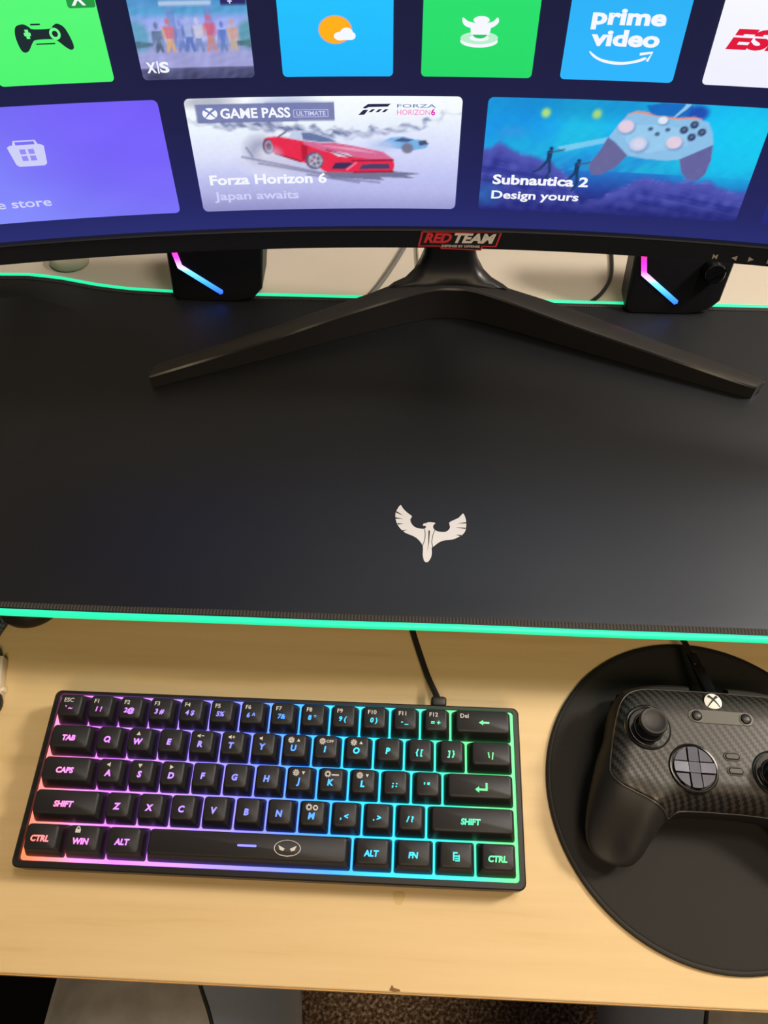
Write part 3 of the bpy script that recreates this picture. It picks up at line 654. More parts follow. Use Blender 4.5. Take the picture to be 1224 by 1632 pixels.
def speaker(x0, y0, zb, label, led_, knob):
    o = empty('speaker', (x0, y0, zb), label=label, cat='speaker', group='desktop speakers below the monitor')
    w, L = .0755, .105
    def fp(x, l, out=0): return (x, l*sin(TF)-out*cos(TF), l*cos(TF)+out*sin(TF))
    pts = [(.004, 0), (.050, 0), (.0665, .0035), (w-.001, .012), (w+.003, .05), (w, L-.006), (w-.006, L), (.004, L), (-.001, L-.006), (-.0005, .004)]
    c = Vector((w/2, L/2))
    def ring(ins, out, back=None):
        r = []
        for x, l in pts:
            d = (c-Vector((x, l))); q = Vector((x, l))+Vector((np.sign(d.x)*ins, np.sign(d.y)*ins))
            p = fp(q.x, q.y, out)
            if back is not None: p = (p[0], max(back*min(1, .35+p[2]/.04), p[1]+.02), p[2])
            r.append(p)
        return r
    ls = [ring(.003, 0), ring(.0012, -.0006), ring(0, -.0022), ring(0, 0, .055), ring(.002, 0, .057)]
    obj('cabinet', loops(ls[::-1]), 'speaker_black', o, 30, local=True)
    def strip(off0, off1):
        A, B, C_ = led_
        P2 = [Vector(A), Vector(B), Vector(C_)]; wd = .0021; out = []
        for z_, kk in ((off0, 1.0), (off1, 1.0), (off1+.0003, .6)):
            l_ = []
            t0 = (P2[1]-P2[0]).normalized(); t1 = (P2[2]-P2[1]).normalized()
            n0 = Vector((-t0.y, t0.x)); n1 = Vector((-t1.y, t1.x)); nm = (n0+n1).normalized()/max(.5, (n0+n1).normalized().dot(n0))
            for P, n_ in ((P2[0], n0), (P2[1], nm), (P2[2], n1)): l_.append(P+n_*wd*kk)
            l_.append(P2[2]+t1*wd*.6*kk)
            for P, n_ in ((P2[2], n1), (P2[1], nm), (P2[0], n0)): l_.append(P-n_*wd*kk)
            out.append([fp(q.x, q.y, z_) for q in l_])
        return loops(out, False, True)
    obj('light_strip', strip(0, .0006), 'speaker_led', o, 20, local=True, label='glowing pink to blue bent light strip')
    if knob:
        kx, kl = knob; rot = Matrix.Rotation(PI/2-TF, 3, 'X'); base = Vector(fp(kx, kl))
        g = lathe([(.0088, 0), (.0088, .004), (.0078, .0095), (.007, .0105), (.0001, .0105)], n=28)
        g2 = box(-.0075, .0075, -.0012, .0012, .010, .0118)
        f = lambda x, y, z: tuple(base+rot @ Vector((x, y, z)))
        g2 = mv(g2, lambda x, y, z: (x*cos(.5)-y*sin(.5), x*sin(.5)+y*cos(.5), z))
        obj('volume_knob', mv(join(g, g2), f), 'black_gloss', o, 40, local=True)
    return o
speaker(-.1984, .4940, .0681, 'black speaker with bent light strip, left of the stand', ((.0050, .0460), (.0092, .0292), (.0410, .0085)), None)
speaker(.1745, .4920, .0681, 'black speaker with volume knob, right of the stand', ((.0055, .0490), (.0088, .0330), (.0392, .0105)), (.0610, .0372))

# ------------------------------------------------------------------ keyboard
KT = math.radians(3.85)
krot = Matrix.Rotation(-.00133, 4, 'Z') @ Matrix.Rotation(KT, 4, 'X')
kb = empty('keyboard', (-.21513, .07197, .029), krot, label='compact black keyboard with rainbow backlit keys', cat='keyboard')
u = .01905; KW, KD = 15*u, 5*u
KB_STOPS = [(0, (1, .16, .06)), (.06, (1, .20, .22)), (.10, (.95, .22, .62)), (.16, (.72, .16, .95)), (.24, (.55, .20, 1)), (.34, (.32, .20, 1)), (.46, (.15, .18, 1)), (.56, (.04, .26, 1)), (.66, (.015, .46, 1)), (.75, (.02, .60, .72)), (.83, (.03, .62, .40)), (.90, (.10, .66, .20)), (1, (.12, .70, .22))]
ramp_mat('key_glow', KB_STOPS, (1, .35, 0), 0, .315, kb, 2.1)
ramp_mat('legend_glow', KB_STOPS, (1, .35, 0), 0, .315, kb, 2.0)
x0, x1, y0, y1 = -.0068, KW+.0050, -.0056, KD+.0036
ls = [rrect(x0+.002, x1-.002, y0+.002, y1-.002, .003, -.0265), rrect(x0, x1, y0, y1, .004, -.0245), rrect(x0, x1, y0, y1, .004, -.0122), rrect(x0+.0008, x1-.0008, y0+.0008, y1-.0008, .0035, -.0114), rrect(x0+.0036, x1-.0032, y0+.0037, y1-.0022, .0022, -.0114), rrect(x0+.0039, x1-.0035, y0+.0040, y1-.0025, .0020, -.0135)]
obj('case', loops(ls, True, True), 'case_black', kb, 30, local=True)
obj('backlight_plate', (rrect(x0+.0040, x1-.0036, y0+.0041, y1-.0026, .0020, -.0132), [tuple(range(20))]), 'key_glow', kb, local=True, label='glowing rainbow backlight plate between the keys')
for xx in (.03, KW-.03): obj('foot', mv(box(xx-.008, xx+.008, KD-.012, KD-.006, -.0342, -.0262), lambda x, y, z: (x, y, z)), 'case_black', kb, local=True)
def key_geo(w, row):
    wx, wy = w*u, u; gb, gt = .00060, .0030
    tl = (-.0006, -.0003, 0, .0002, .0006)[row]      # slight sculpt per row
    def R(ix, iy, r, z, sh=0):
        return [(p[0], p[1]+sh, p[2]+(p[1]-wy/2)*tl/.0095*(1 if z > -.002 else 0)) for p in rrect(ix, wx-ix, iy, wy-iy, r, z)]
    return loops([R(gb, gb, .0012, -.0126), R(gb+.0001, gb+.0001, .0013, -.0108), R(gt-.0004, gt-.0004, .0020, -.0013, .0006), R(gt-.0001, gt-.0001, .0020, -.0005, .0007), R(gt+.0006, gt+.0006, .0018, 0, .0007)])
def tri(x, y, s, a): return at2(poly2([(0, .6), (-.62, -.5), (.62, -.5)]), x, y, s, a)
def sun(x, y, s, hollow=False):
    gs = [ring2(x, y, s*.42, s*.66, 16)]
    if not hollow: gs.append(ring2(x, y, s*.12, s*.28, 12))
    for k_ in range(10): a = 2*PI*k_/10; gs.append(line2([(x+s*.66*cos(a), y+s*.66*sin(a)), (x+s*cos(a), y+s*sin(a))], s*.26))
    return j2(*gs)
def spk(x, y, s): return j2(poly2([(x-s, y-s*.3), (x-s*.5, y-s*.3), (x, y-s*.7), (x, y+s*.7), (x-s*.5, y+s*.3), (x-s, y+s*.3)]))
mm = .001
def T(s, h=3.6, b_=.03, sh=.12, sx=1.0): return text2d(s, h*mm, b_, sh, sx)
def arrow_back(): return j2(rect2(-.0008, .0030, -.0006, .0006), poly2([(-.0034, 0), (-.0008, .0016), (-.0008, -.0016)]))
def arrow_enter(): return j2(rect2(-.0016, .0034, -.0018, -.0006), rect2(.0022, .0034, -.0006, .0026), poly2([(-.0040, -.0012), (-.0016, .0006), (-.0016, -.0030)]))
def menu_ic(): return j2(rect2(-.0018, .0008, .0016, .0024), rect2(-.0018, -.0010, -.0020, .0020), rect2(-.0012, .0012, .0000, .0007), rect2(-.0006, .0020, -.0024, -.0017), rect2(.0013, .0020, -.0022, .0010), rect2(-.0006, .0012, -.0012, -.0006))
def lock(): return j2(rect2(-.0015, .0015, -.0016, .0004), ring2(0, .0003, .0007, .0012, 10, 1.3, 0, 180))
mask_ic = j2(ring2(0, 0, .0058, .00615, 30, .56, -60, 240), line2([(-.0030, -.0029), (0, -.0033), (.0030, -.0029)], .00035), poly2([(-.0042, .0012), (-.0012, -.0002), (-.0018, -.0012), (-.0034, -.0008)]), poly2([(.0042, .0012), (.0012, -.0002), (.0018, -.0012), (.0034, -.0008)]))
rows = [
 [(1, '` ~', 'ESC'), (1, '1 !', 'F1'), (1, '2@', 'F2'), (1, '3 #', 'F3'), (1, '4 $', 'F4'), (1, '5%', 'F5'), (1, '6 ^', 'F6'), (1, '7&', 'F7'), (1, '8 *', 'F8'), (1, '9 (', 'F9'), (1, '0 )', 'F10'), (1, '- _', 'F11'), (1, '= +', 'F12'), (2, arrow_back, 'Del')],
 [(1.5, 'TAB', None), (1, 'Q', None), (1, 'W', 'up'), (1, 'E', None), (1, 'R', 'v-'), (1, 'T', 'v+'), (1, 'Y', 'v'), (1, 'U', 's up'), (1, 'I', 's OFF'), (1, 'O', 's up'), (1, 'P', None), (1, '{ [', None), (1, '] }', None), (1.5, '\\ |', None)],
 [(1.75, 'CAPS', None), (1, 'A', 'left'), (1, 'S', 'down'), (1, 'D', 'right'), (1, 'F', None), (1, 'G', None), (1, 'H', None), (1, 'J', 's down'), (1, 'K', 's bar'), (1, 'L', 's down'), (1, '; :', None), (1, "' \"", None), (2.25, arrow_enter, None)],
 [(2.25, 'SHIFT', None), (1, 'Z', None), (1, 'X', None), (1, 'C', None), (1, 'V', None), (1, 'B', None), (1, 'N', None), (1, 'M', 's o'), (1, ', <', None), (1, '. >', None), (1, '/ ?', None), (2.75, 'SHIFT', None)],
 [(1.25, 'CTRL', None), (1.25, 'WIN', 'lock'), (1.25, 'ALT', None), (6.25, 'space', 'mask'), (1.25, 'ALT', None), (1.25, 'FN', None), (1.25, menu_ic, None), (1.25, 'CTRL', None)]]
DIRS = {'up': 0, 'down': PI, 'left': PI/2, 'right': -PI/2}
kcache = {}
for r_, row in enumerate(rows):
    cx = 0
    for w_, leg, sec in row:
        nm = 'spacebar' if leg == 'space' else 'key'
        oy = (4-r_)*u
        kk = (w_, r_)
        if kk not in kcache:
            ko = obj(nm, key_geo(w_, r_), 'key_plastic', kb, 35, local=True); kcache[kk] = ko
        else:
            ko = kcache[kk].copy(); ko.name = nm; COL.objects.link(ko); WM[ko.name] = WM[kb.name]
        ko.location = (cx*u, oy, 0)
        mx_, my_ = w_*u/2, u/2+.0007
        zt = .00025+.0004
        prt = []
        if leg == 'space': main = at2(rr2(-.0055, .0055, -.0006, .0006, .0005), mx_, my_)
        elif callable(leg): main = at2(leg(), mx_+(.001 if w_ > 1.3 else 0), my_-.0008)
        else:
            h = 3.0 if len(leg) > 1 else 3.4
            if sec and r_ == 0: main = at2(T(leg, 2.9, .030), mx_-.0003, my_-.0019)
            elif leg == 'Q': main = at2(j2(T('O', 3.4, .045), line2([(.0003, -.0007), (.0018, -.0021)], .0007)), mx_-.0004, my_-.0010)
            else: main = at2(T(leg, 3.1 if len(leg) > 2 and ' ' not in leg else h, .045 if leg != 'Q' else .02), mx_-(.0004 if w_ < 2 else .001), my_-(.0016 if sec else .0010))
        sec_g = []
        if sec and r_ == 0:
            sec_g.append(at2(text2d(sec, .0025, .016, 0, 1.05, 'l'), .0054, .0121))
        elif sec in DIRS: sec_g.append(tri(mx_-.0008, my_+.0032, .0021, DIRS[sec]))
        elif sec and sec[0] == 'v':
            sec_g.append(spk(mx_-.0008, my_+.0033, .0018))
            if len(sec) > 1: sec_g.append(rect2(mx_-.0003, mx_+.0014, my_+.0031, my_+.0036))
            if sec == 'v+': sec_g.append(rect2(mx_+.0003, mx_+.0008, my_+.0025, my_+.0042))
        elif sec and sec[0] == 's':
            sec_g.append(sun(mx_-.0022, my_+.0031, .0020, sec in ('s bar', 's o')))
            q = sec.split()[1]
            if q in DIRS: sec_g.append(tri(mx_+.0022, my_+.0031, .0016, DIRS[q]))
            elif q == 'OFF': sec_g.append(fit2d('OFF', mx_+.0002, mx_+.0046, my_+.0023, .0018, .015))
            elif q == 'bar': sec_g.append(rr2(mx_+.0001, mx_+.0044, my_+.0023, my_+.0031, .0003))
            else: sec_g.append(ring2(mx_+.0016, my_+.0029, .0008, .0015, 12))
        elif sec == 'lock': sec_g.append(at2(lock(), mx_-.0030, my_+.0044))
        elif sec == 'mask': sec_g.append(at2(mask_ic, mx_+.0232, my_-.0004, 1.25))
        tl = (-.0006, -.0003, 0, .0002, .0006)[r_]/.0095
        f3 = lambda g_: ([(p[0], p[1], .0003+(p[1]-u/2)*tl) for p in g_[0]], g_[1])
        lo = obj('legend', f3(main), 'legend_glow', None); lo.parent = ko
        if sec_g:
            so = obj('printed_legend', f3(j2(*sec_g)), 'legend_print', None); so.parent = ko
        cx += w_
obj('cable_boot', box(12.62*u-.005, 12.62*u+.005, KD+.0036, KD+.0105, -.0235, -.014, .002), 'cable_black', kb, 40, local=True)
cab = catmull([(.0255, .1785, .0125), (.0235, .185, .0095), (.018, .200, .0045), (.0085, .230, .0026), (.004, .25, .0029), (-.002, .30, .0029), (-.012, .36, .0029)], 6)
obj('cable', tube(cab, .0021, 10), 'cable_black', kb, 'all')

# ------------------------------------------------------------------ round pad and gamepad
rp = empty('round_mouse_pad', (.19346, .13011, 0), label='round black mouse mat on the maple tray under the gamepad', cat='mouse pad')
obj('rubber_base', lathe([(.0985, .0002), (.0992, .0005), (.0992, .0022), (.0988, .0028), (.0965, .0028)], (.19346, .13011, 0), 96), 'rubber_black', rp, 60)
obj('cloth_top', lathe([(.0970, .0026), (.0966, .00305), (.0955, .0032)], (.19346, .13011, 0), 96), 'rubber_cloth', rp, 60)

CR = Matrix.Rotation(math.radians(-2.0), 4, 'Z')
ct = empty('game_controller', (.1903, .1300, .0034), CR, label='black gamepad with carbon-look faceplate lying on the round mat', cat='game controller')
half = [(0,.0520),(-.020,.0518),(-.042,.0512),(-.0535,.0470),(-.0602,.0370),(-.0640,.0210),(-.0690,.0080),(-.0738,-.0080),(-.0770,-.0240),(-.0770,-.0370),(-.0722,-.0455),(-.0630,-.0500),(-.0540,-.0500),(-.0472,-.0455),(-.0405,-.0365),(-.0330,-.0265),(-.0250,-.0225),(-.0110,-.0215)]
def mirror(h): return h + [(0, h[-1][1])] + [(-x, y) for x, y in h[:0:-1]]
OUT = [p[:2] for p in catmull([(x, y, 0) for x, y in mirror(half)], 8, True)]
OA = np.array(OUT)
def dist(x, y):
    A = OA; B = np.roll(OA, -1, 0); d = B-A; p = np.array([x, y])
    t_ = np.clip(((p-A)*d).sum(1)/np.maximum((d*d).sum(1), 1e-14), 0, 1)
    return float(np.sqrt((((A+d*t_[:, None])-p)**2).sum(1).min()))
sm_ = lambda a, b_, x: (lambda t_: t_*t_*(3-2*t_))(min(1, max(0, (x-a)/(b_-a))))
def zface(x, y):
    g_ = sm_(.030, .066, abs(x)); dn = sm_(-.004, -.050, y)
    return .0440-.0035*sm_(.03, .054, y)-.0022*g_-.0185*dn*g_*1.0-.004*dn-.003*sm_(.056, .078, abs(x))
def zmid(x, y): return .0235-.008*sm_(.0, -.045, y)+.006*sm_(.02, .05, y)
def zbot(x, y): return .0+.012*sm_(.03, .0, abs(x))*sm_(.01, -.02, y)
def prof_(d, r): q = min(1, d/r); return math.sqrt(max(0, 1-(1-q)**2))
def ztop(x, y, d=None):
    d = dist(x, y) if d is None else d
    r = .0145-.004*sm_(.0, .03, y)
    zm = zmid(x, y); return zm+(zface(x, y)-zm)*prof_(d, r)
def fill(outl, spacing, ins):
    """triangulated interior of an outline with inset loops"""
    O = np.array(outl); n = len(O); pts = [tuple(p) for p in O]
    tg = np.roll(O, -1, 0)-np.roll(O, 1, 0); tg /= np.linalg.norm(tg, axis=1)[:, None]
    ar = .5*np.sum(O[:, 0]*np.roll(O[:, 1], -1)-np.roll(O[:, 0], -1)*O[:, 1]); nn = np.c_[-tg[:, 1], tg[:, 0]]*(1 if ar > 0 else -1)
    A, B = O, np.roll(O, -1, 0)
    def dd(p):
        d = B-A; t_ = np.clip(((p-A)*d).sum(1)/np.maximum((d*d).sum(1), 1e-14), 0, 1); return np.sqrt((((A+d*t_[:, None])-p)**2).sum(1).min())
    def inside(p):
        c = ((A[:, 1] > p[1]) != (B[:, 1] > p[1])); xx = (B[:, 0]-A[:, 0])*(p[1]-A[:, 1])/np.where(B[:, 1] == A[:, 1], 1e-12, B[:, 1]-A[:, 1])+A[:, 0]
        return (np.sum(c & (p[0] < xx)) % 2) == 1
    for q in ins:
        for p in O+nn*q:
            if inside(p) and dd(p) > q*.93: pts.append(tuple(p))
    lo, hi = O.min(0), O.max(0); mxi = max(ins)+spacing*.6 if ins else spacing*.5
    for i, yy in enumerate(np.arange(lo[1], hi[1], spacing*.87)):
        for xx in np.arange(lo[0]+(i % 2)*spacing/2, hi[0], spacing):
            p = np.array([xx, yy])
            if inside(p) and dd(p) > mxi: pts.append((xx, yy))
    r = delaunay_2d_cdt([Vector(p) for p in pts], [(i, (i+1) % n) for i in range(n)], [], 1, 1e-7)
    return [tuple(p) for p in r[0]], [tuple(f) for f in r[2]]
v2, f2 = fill(OUT, .0028, [.0002, .0007, .0015, .0027, .0044, .0066, .0095, .0125])
top, bot, idx = [], [], {}
V = [(x, y, ztop(x, y)) for x, y in v2]; F = list(f2); nb = {}
for i, (x, y) in enumerate(v2):
    d = dist(x, y)
    if d < 1e-6: nb[i] = i
    else: nb[i] = len(V); V.append((x, y, zmid(x, y)-(zmid(x, y)-zbot(x, y))*prof_(d, .018)))
F += [tuple(nb[i] for i in f[::-1]) for f in f2]
obj('body', (V, F), 'grip_black', ct, 'all', local=True)
ph = [(0,.0498),(-.020,.0496),(-.0400,.0488),(-.0505,.0450),(-.0568,.0360),(-.0612,.0200),(-.0650,.0020),(-.0652,-.0050),(-.0610,-.0105),(-.0540,-.0140),(-.0460,-.0178),(-.0380,-.0222),(-.0325,-.0248),(-.0262,-.0212),(-.0110,-.0202)]
PO = [p[:2] for p in catmull([(x, y, 0) for x, y in mirror(ph)], 6, True)]
v2, f2 = fill(PO, .003, [.0006, .0016, .0032, .006])
n = len(v2); PA = np.array(PO)
def pd(x, y): return float(np.sqrt(((PA-np.array([x, y]))**2).sum(1).min()))
V = [(x, y, ztop(x, y)+.0009*prof_(pd(x, y), .0012)) for x, y in v2]
obj('faceplate', (V, f2), 'carbon', ct, 'all', local=True, label='carbon-weave patterned faceplate')
obj('faceplate_seam', tube([(x, y, ztop(x, y)+.0001) for x, y in PO], .0006, 6, True), 'seam_grey', ct, 'all', local=True)
def onface(x, y, dz=0): return (x, y, ztop(x, y)+dz)
def stick(x, y, nm):
    b_ = onface(x, y); o = None
    ring = obj(nm, lathe([(.0112, .0004), (.0122, .0016), (.0128, .0018), (.0136, .0012), (.0138, -.002), (.0112, -.002)], b_, 48), 'chrome_dark', ct, 50, local=True)
    obj('well', lathe([(.0114, .0011), (.0112, .0012), (.0098, .0006), (.004, .0004)], b_, 40), 'black_gloss', ring, 60, local=True)
    obj('stem', lathe([(.0092, .0008), (.0086, .0034), (.0066, .0058), (.0050, .0072), (.0048, .0092)], b_, 36), 'black_gloss', ring, 60, local=True)
    obj('thumb_cap', lathe([(.0050, .0088), (.0074, .0092), (.0082, .0104), (.0082, .0118), (.0076, .0130), (.0068, .0131), (.0060, .0126), (.0030, .0121), (.0003, .0120)], b_, 44), 'grip_black', ring, 50, local=True)
stick(-.0425, .0225, 'thumbstick'); stick(.0272, .0000, 'thumbstick')
# faceted direction pad
bx, by = -.0195, .0000; bz = onface(bx, by)
dp = obj('direction_pad', lathe([(.0142, -.002), (.0142, .0012), (.0136, .0019), (.0128, .0018), (.0124, .0008), (.0004, .0004)], bz, 56), 'black_gloss', ct, 50, local=True)
fs = []
for k_ in range(8):
    a0 = math.radians(k_*45-13 if k_ % 2 == 0 else (k_*45-27)); a1 = math.radians(k_*45+13 if k_ % 2 == 0 else (k_*45+27))
    hi, R = (.0034, .0118) if k_ % 2 == 0 else (.0027, .0116)
    w_ = .0030
    if k_ % 2 == 0:
        a = math.radians(k_*45); tx, ty = cos(a), sin(a); L = math.sqrt(R*R-w_*w_)
        P = [(w_*1.02*tx+w_*ty*s_, w_*1.02*ty-w_*tx*s_) for s_ in (1, -1)]
        arc = [(R*cos(a-math.asin(w_/R)+2*math.asin(w_/R)*i/6), R*sin(a-math.asin(w_/R)+2*math.asin(w_/R)*i/6)) for i in range(7)]
        pl = [P[0]]+arc+[P[1]]
    else:
        a = math.radians(k_*45); al = math.asin((w_+.0005)/R); c0 = math.radians(k_*45-45)+al; c1 = math.radians(k_*45+45)-al; s_ = (w_+.0005)*math.sqrt(2)
        pl = [(s_*cos(a), s_*sin(a))]+[(R*cos(c0+(c1-c0)*i/8), R*sin(c0+(c1-c0)*i/8)) for i in range(9)]
    cxm = sum(p[0] for p in pl)/len(pl); cym = sum(p[1] for p in pl)/len(pl)
    def zz(p): rr = math.hypot(*p); return bz[2]+.0020+(.0006+(rr/R)*.0008 if k_ % 2 == 0 else .0002+(rr/R)*.0004)
    ls = [[(bx+p[0], by+p[1], bz[2]+.0006) for p in pl], [(bx+p[0], by+p[1], zz(p)-.0003) for p in pl], [(bx+p[0]+(cxm-p[0])*.05, by+p[1]+(cym-p[1])*.05, zz(p)) for p in pl]]
    fs.append(loops(ls))
fs.append(box(bx-w_, bx+w_, by-w_, by+w_, bz[2]+.0006, bz[2]+.00285))
obj('direction_cross', join(*fs), 'metal_dark', dp, 20, local=True, label='dark metal faceted cross')
# centre bar with its two buttons, guide logo, pill buttons
def drape(g, dz): return [(p[0], p[1], ztop(p[0], p[1])+dz) for p in g[0]], g[1]
lx, ly, rx_, ry_ = -.0142, .0313, .0164, .0313
bar = [(x, y) for x, y in [(lx+.0042*cos(math.radians(a)), ly+.0042*sin(math.radians(a))) for a in range(90, 271, 20)]+[(rx_+.0042*cos(math.radians(a)), ry_+.0042*sin(math.radians(a))) for a in range(-90, 91, 20)]]
zb_ = ztop(0, .0313)
obj('centre_bar', loops([[(x, y, zb_-.001) for x, y in bar], [(x, y, zb_+.0010) for x, y in bar], [(x*.985, ly+(y-ly)*.93, zb_+.0013) for x, y in bar]]), 'bar_grey', ct, 30, local=True, label='grey bar with two small buttons')
for x in (lx+.0008, rx_-.0010):
    obj('bar_button', lathe([(.0031, .0012), (.0031, .0014), (.0030, .0022), (.0025, .0027), (.0004, .0028)], (x, ly, zb_), 28), 'ctrl_black', ct, 50, local=True)
    obj('button_rim', lathe([(.0033, .0012), (.0034, .0018), (.0036, .0018), (.0037, .0012)], (x, ly, zb_), 28), 'chrome_dark', ct, 50, local=True)
gx, gy = -.0016, .0412; gz = ztop(gx, gy); dsk = lathe([(.0058, -.0004), (.0058, .0010), (.0052, .0014), (.0003, .0021)], (gx, gy, gz), 36)
zlg = lambda p: gz+.0013+.0010*(1-min(1, (math.hypot(p[0]-gx, p[1]-gy)/.0052)**2))+.0002
g0 = [p for p in disc2(gx, gy, .0048, None, 40)[0]]
def xbar(s_): 
    pts = catmull([(gx-s_*.0037, gy-.0032, 0), (gx-s_*.0014, gy-.0004, 0), (gx+s_*.0008, gy+.0020, 0), (gx+s_*.0028, gy+.0036, 0)], 5)
    return line2([p[:2] for p in pts], [.0005+.0013*(i/len(pts)) for i in range(len(pts))])
rings = [[(gx+q*.0052*cos(2*PI*i/40), gy+q*.0052*sin(2*PI*i/40)) for i in range(40)] for q in (1, .75, .5, .25, .02)]
gw = loops([[(p[0], p[1], zlg(p)) for p in r_] for r_ in rings], False, True)
xb = j2(xbar(1), xbar(-1)); gxx = ([(p[0], p[1], zlg(p)+.0002) for p in xb[0]], xb[1])
gl, mi = joinm((dsk, 0), (gw, 1), (gxx, 2))
obj('guide_button', gl, ['ctrl_black', 'logo_white', 'print_dark'], ct, mi=mi, smooth='all', local=True, label='round guide button, white with a black X')
for x, y in ((.0036, .0083), (.0042, .0000)):
    z_ = ztop(x, y)
    obj('menu_button', loops([rrect(x-.0042, x+.0042, y-.0019, y+.0019, .0018, z_), rrect(x-.0042, x+.0042, y-.0019, y+.0019, .0018, z_+.0012), rrect(x-.0036, x+.0036, y-.0013, y+.0013, .0012, z_+.0018)]), 'ctrl_black', ct, 30, local=True)
    obj('button_rim', tube([(p[0], p[1], z_+.0010) for p in rrect(x-.0045, x+.0045, y-.0022, y+.0022, .0021, 0)], .00045, 6, True), 'bar_grey', ct, 'all', local=True)
for x, y in ((.0425, .0330), (.0425, .0130), (.0325, .0230), (.0525, .0230)):
    obj('face_button', lathe([(.0047, -.001), (.0047, .0020), (.0040, .0028), (.0003, .0030)], onface(x, y), 28), 'ctrl_black', ct, 50, local=True)
for s_ in (1, -1):
    obj('bumper', loops([[(s_*(.012+.040*k_), .0505-.006*k_**3+d[0], .030-.001*k_+d[1]) for d in ((0, -.006), (.004, -.005), (.005, .001), (.002, .006), (-.002, .007))] for k_ in np.linspace(0, 1, 8)]), 'ctrl_black', ct, 40, local=True)
    obj('trigger', loops([[(s_*(.026+.024*k_), .048-.004*k_**2+d[0], .014+d[1]) for d in ((-.006, -.010), (.008, -.012), (.011, -.004), (.007, .006), (-.006, .006))] for k_ in np.linspace(0, 1, 6)]), 'ctrl_black', ct, 40, local=True)
# plug and lead of the gamepad
uc = empty('gamepad_cable', (.199, .185, .028), label='black lead plugged into the back of the gamepad', cat='cable')
obj('plug', join(mv(box(-.0036, .0036, -.004, .020, -.0028, .0028, .0015), lambda x, y, z: (.1965-y*.10+x, .1845+y*1.0, .0300-y*.30+z))), 'black_gloss', uc, 30)
obj('plug_collar', mv(box(-.0030, .0030, .020, .030, -.0024, .0024, .001), lambda x, y, z: (.1965-y*.10+x, .1845+y*1.0, .0300-y*.30+z)), 'black_gloss', uc, 30)
obj('lead', tube(catmull([(.1938, .2120, .0215), (.1925, .2230, .0170), (.1918, .236, .0105), (.191, .26, .004), (.188, .30, .0026), (.18, .36, .0026)], 6), .0019, 10), 'cable_black', uc, 'all')

# ------------------------------------------------------------------ odds and ends at the left edge of the tray
obj('rounded_case', lathe([(.0235, .0), (.0250, .002), (.0255, .006), (.0240, .0105), (.0190, .0135), (.0004, .0140)], (-.2690, .2485, 0), 48, 1.0, 1.0), 'cable_black', None, 'all', label='black rounded object half hidden under the long pad at left', cat='case')
obj('braided_cable', tube(catmull([(-.279, .262, .004), (-.2795, .242, .004), (-.2830, .228, .004), (-.2870, .214, .004), (-.288, .19, .004), (-.288, .165, .004)], 6), .0034, 12), 'cable_braid', None, 'all', label='blue-grey braided cable at the left edge of the tray', cat='cable')
cn = empty('connector', (-.272, .180, 0), label='black connector with clear clip beside left end of keyboard', cat='connector')
obj('sleeve', mv(box(-.0065, .0065, -.012, .022, .0, .009, .002), lambda x, y, z: (-.2795+x-y*.22, .1835+y, z+.0002)), 'cable_black', cn, 30)
obj('band', mv(box(-.0068, .0068, .0, .007, .0002, .0094, .002), lambda x, y, z: (-.2795+x-y*.22, .1855+y, z+.0002)), 'teal_plastic', cn, 30, label='teal band')
obj('clip', join(mv(box(-.0014, .0014, -.012, .014, .0, .008, .0006), lambda x, y, z: (-.2712+x-y*.20, .186+y, z+.0004)), mv(box(-.004, .003, -.002, .001, .0, .006, .0006), lambda x, y, z: (-.2688+x, .1765+y+x*.5, z+.0004))), 'clear_plastic', cn, 30, label='pale clear clip')
obj('tip', lathe([(.0040, .0), (.0062, .002), (.0066, .006), (.0045, .0095), (.0004, .0100)], (-.2712, .1665, .0), 24, 1.0, 1.35), 'rubber_black', cn, 'all')
# cables and a grey strand on the desk behind the monitor
DZ = .0634
def lay(pts, r, m_, label, name):
    obj(name, tube(catmull([(x, y, DZ+r+.0001) for x, y in pts], 6), r, 8), m_, None, 'all', label=label, cat='cable')
lay([(.182, .640), (.1765, .600), (.1735, .562), (.1695, .540), (.160, .521), (.1490, .5085)], .0016, 'cable_black', 'thin black cable curving on the desk beside the right speaker', 'cable')
lay([(.006, .64), (-.002, .60), (-.009, .574), (-.0195, .545), (-.0285, .5235), (-.036, .5095)], .0021, 'strand_grey', 'grey strand running diagonally left behind the stand', 'cable')  # grey tube laid along a diagonal band
lay([(.0030, .64), (.0035, .60), (.004, .575), (.0055, .548), (.006, .530), (.007, .5095)], .0017, 'cable_cream', 'pale cable running straight behind the stand neck', 'cable')
obj('round_fitting', lathe([(.0130, .0), (.0140, .003), (.0120, .008), (.0082, .009), (.0060, .006), (.0004, .005)], (-.3020, .546, DZ+.0001), 28, 1.25, 1), 'cable_cream', None, 'all', label='pale round fitting on the desk behind the pad at far left', cat='fitting')

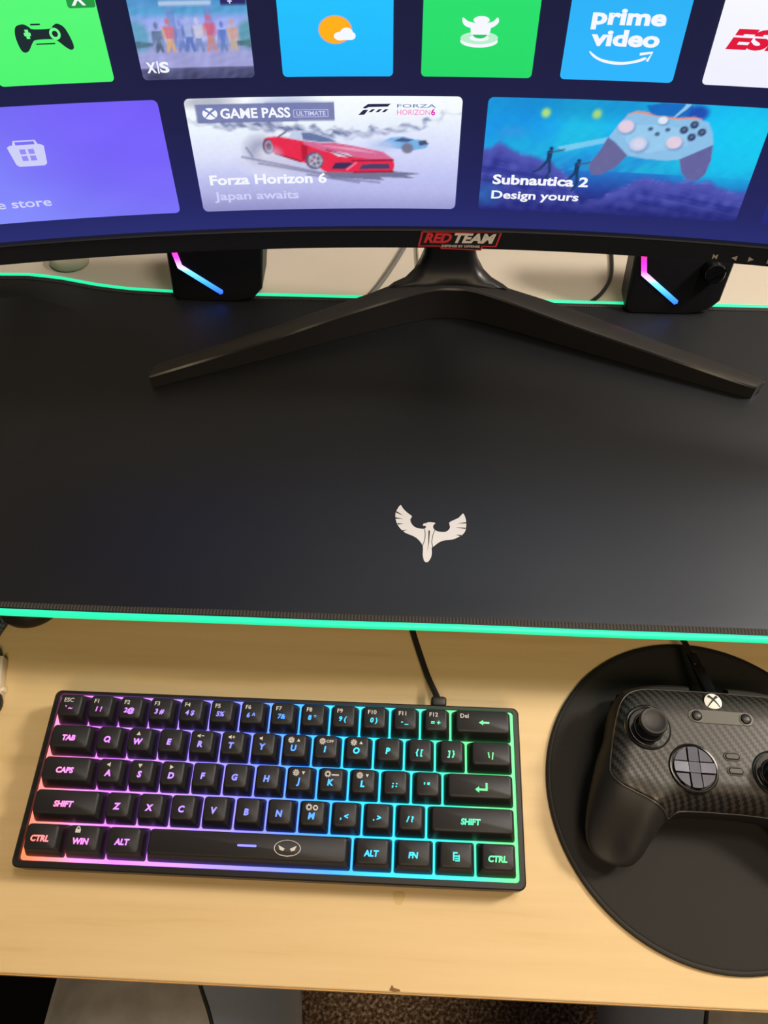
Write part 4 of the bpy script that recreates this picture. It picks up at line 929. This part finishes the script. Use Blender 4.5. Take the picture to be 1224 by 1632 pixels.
# ------------------------------------------------------------------ under the tray
obj('black_filler_box', box(-.56, -.255, -.30, .09, -.6995, -.22, .004), 'void_black', None, label='made-up plain black block filling the dark patch below left end of tray', cat='box')  # invented block standing in for an unidentified black patch beside the leg
def skin_mesh(name, verts, edges, radii, mat_, parent=None, sub=2, **kw):
    me = bpy.data.meshes.new(name); me.from_pydata(verts, edges, []); o = bpy.data.objects.new(name, me); COL.objects.link(o)
    md = o.modifiers.new('s', 'SKIN'); md.use_smooth_shade = True
    lay = me.skin_vertices[0] if me.skin_vertices else me.attributes and None
    if not me.skin_vertices:
        bpy.context.view_layer.objects.active = o
        bpy.context.view_layer.update()
    for i, r in enumerate(radii):
        sv = me.skin_vertices[0].data[i]; sv.radius = r; sv.use_root = (i == 0)
    sd = o.modifiers.new('u', 'SUBSURF'); sd.levels = sub; sd.render_levels = sub
    bpy.context.view_layer.update()
    ev = o.evaluated_get(bpy.context.evaluated_depsgraph_get()); m2 = bpy.data.meshes.new_from_object(ev)
    g = ([tuple(p.co) for p in m2.vertices], [tuple(p.vertices) for p in m2.polygons])
    bpy.data.objects.remove(o)
    return obj(name, g, mat_, parent, 'all', **kw)
def legs(k, ext=0):
    v = [(.040, -.42, -.150), (-.055, -.40, -.168), (-.105, -.27, -.172), (-.148, -.12, -.172), (-.154, .0, -.172), (-.160, .085, -.180), (-.160, .12, -.30), (-.155, .10, -.48), (-.149, .085, -.625)]
    v += [(.145, -.40, -.168), (.185, -.27, -.172), (.228, -.12, -.172), (.245, .0, -.172), (.248, .085, -.180), (.245, .12, -.30), (.235, .10, -.48), (.227, .085, -.625)]
    e = [(0, 1)]+[(i, i+1) for i in range(1, 8)]+[(0, 9)]+[(i, i+1) for i in range(9, 16)]
    r1 = [.105, .104, .100, .096, .084, .066, .060, .046]
    r = [.135]+r1+r1
    v += [(.040, -.45, -.02)]; e += [(0, 17)]; r += [.145]
    return v, e, [(q*k+ext, q*k+ext) for q in r]
v, e, r = legs(.93, -.002)
# feet belong to the same body
for i in (8, 16):
    v.append((v[i][0], v[i][1]-.01, -.655)); e.append((i, len(v)-1)); r.append((.034, .03)); a = len(v)-1
    v.append((v[i][0], v[i][1]+.15, -.672)); e.append((a, len(v)-1)); r.append((.036, .02))
pr = skin_mesh('person', v, e, r, 'skin', label='seated person in grey sweatpants, thighs under the tray front edge', cat='person')
v, e, r = legs(1.0, .004)
tr = skin_mesh('trousers', v, e, r, 'trouser_cloth', pr, 3, label='grey sweatpants turning blue-grey on the inner legs')
for sx in (-.149, .227):
    obj('shoe', loops([[(sx+p[0]*w_, .035+yy, -.699+max(0, p[1])*h_) for p in ((-1, 0), (-1, .5), (-.6, .95), (0, 1), (.6, .95), (1, .5), (1, 0))] for yy, w_, h_ in ((0, .034, .05), (.02, .040, .075), (.07, .042, .085), (.13, .045, .062), (.19, .048, .045), (.225, .038, .034), (.238, .02, .02))]), 'shoe_black', pr, 50)
dg = bpy.context.evaluated_depsgraph_get
from mathutils.bvhtree import BVHTree
bvh = BVHTree.FromPolygons([p.co for p in tr.data.vertices], [tuple(p.vertices) for p in tr.data.polygons])
def leg_seam(pts, r_):
    out = []
    for x, y in catmull([(a, b_, 0) for a, b_ in pts], 8) and [(p.x, p.y) for p in catmull([(a, b_, 0) for a, b_ in pts], 8)]:
        h = bvh.ray_cast(Vector((x, y, .3)), Vector((0, 0, -1)))
        if h[0] is not None: out.append(tuple(h[0]+Vector((0, 0, r_*.3))))
    return tube(out, r_, 8)
obj('seam', leg_seam([(-.1365, .045), (-.126, .02), (-.115, 0), (-.102, -.03), (-.08, -.08)], .0012), 'trouser_seam', tr, 'all')
obj('seam', leg_seam([(.212, .045), (.206, .02), (.20, 0), (.195, -.03), (.18, -.08)], .0012), 'trouser_seam', tr, 'all')
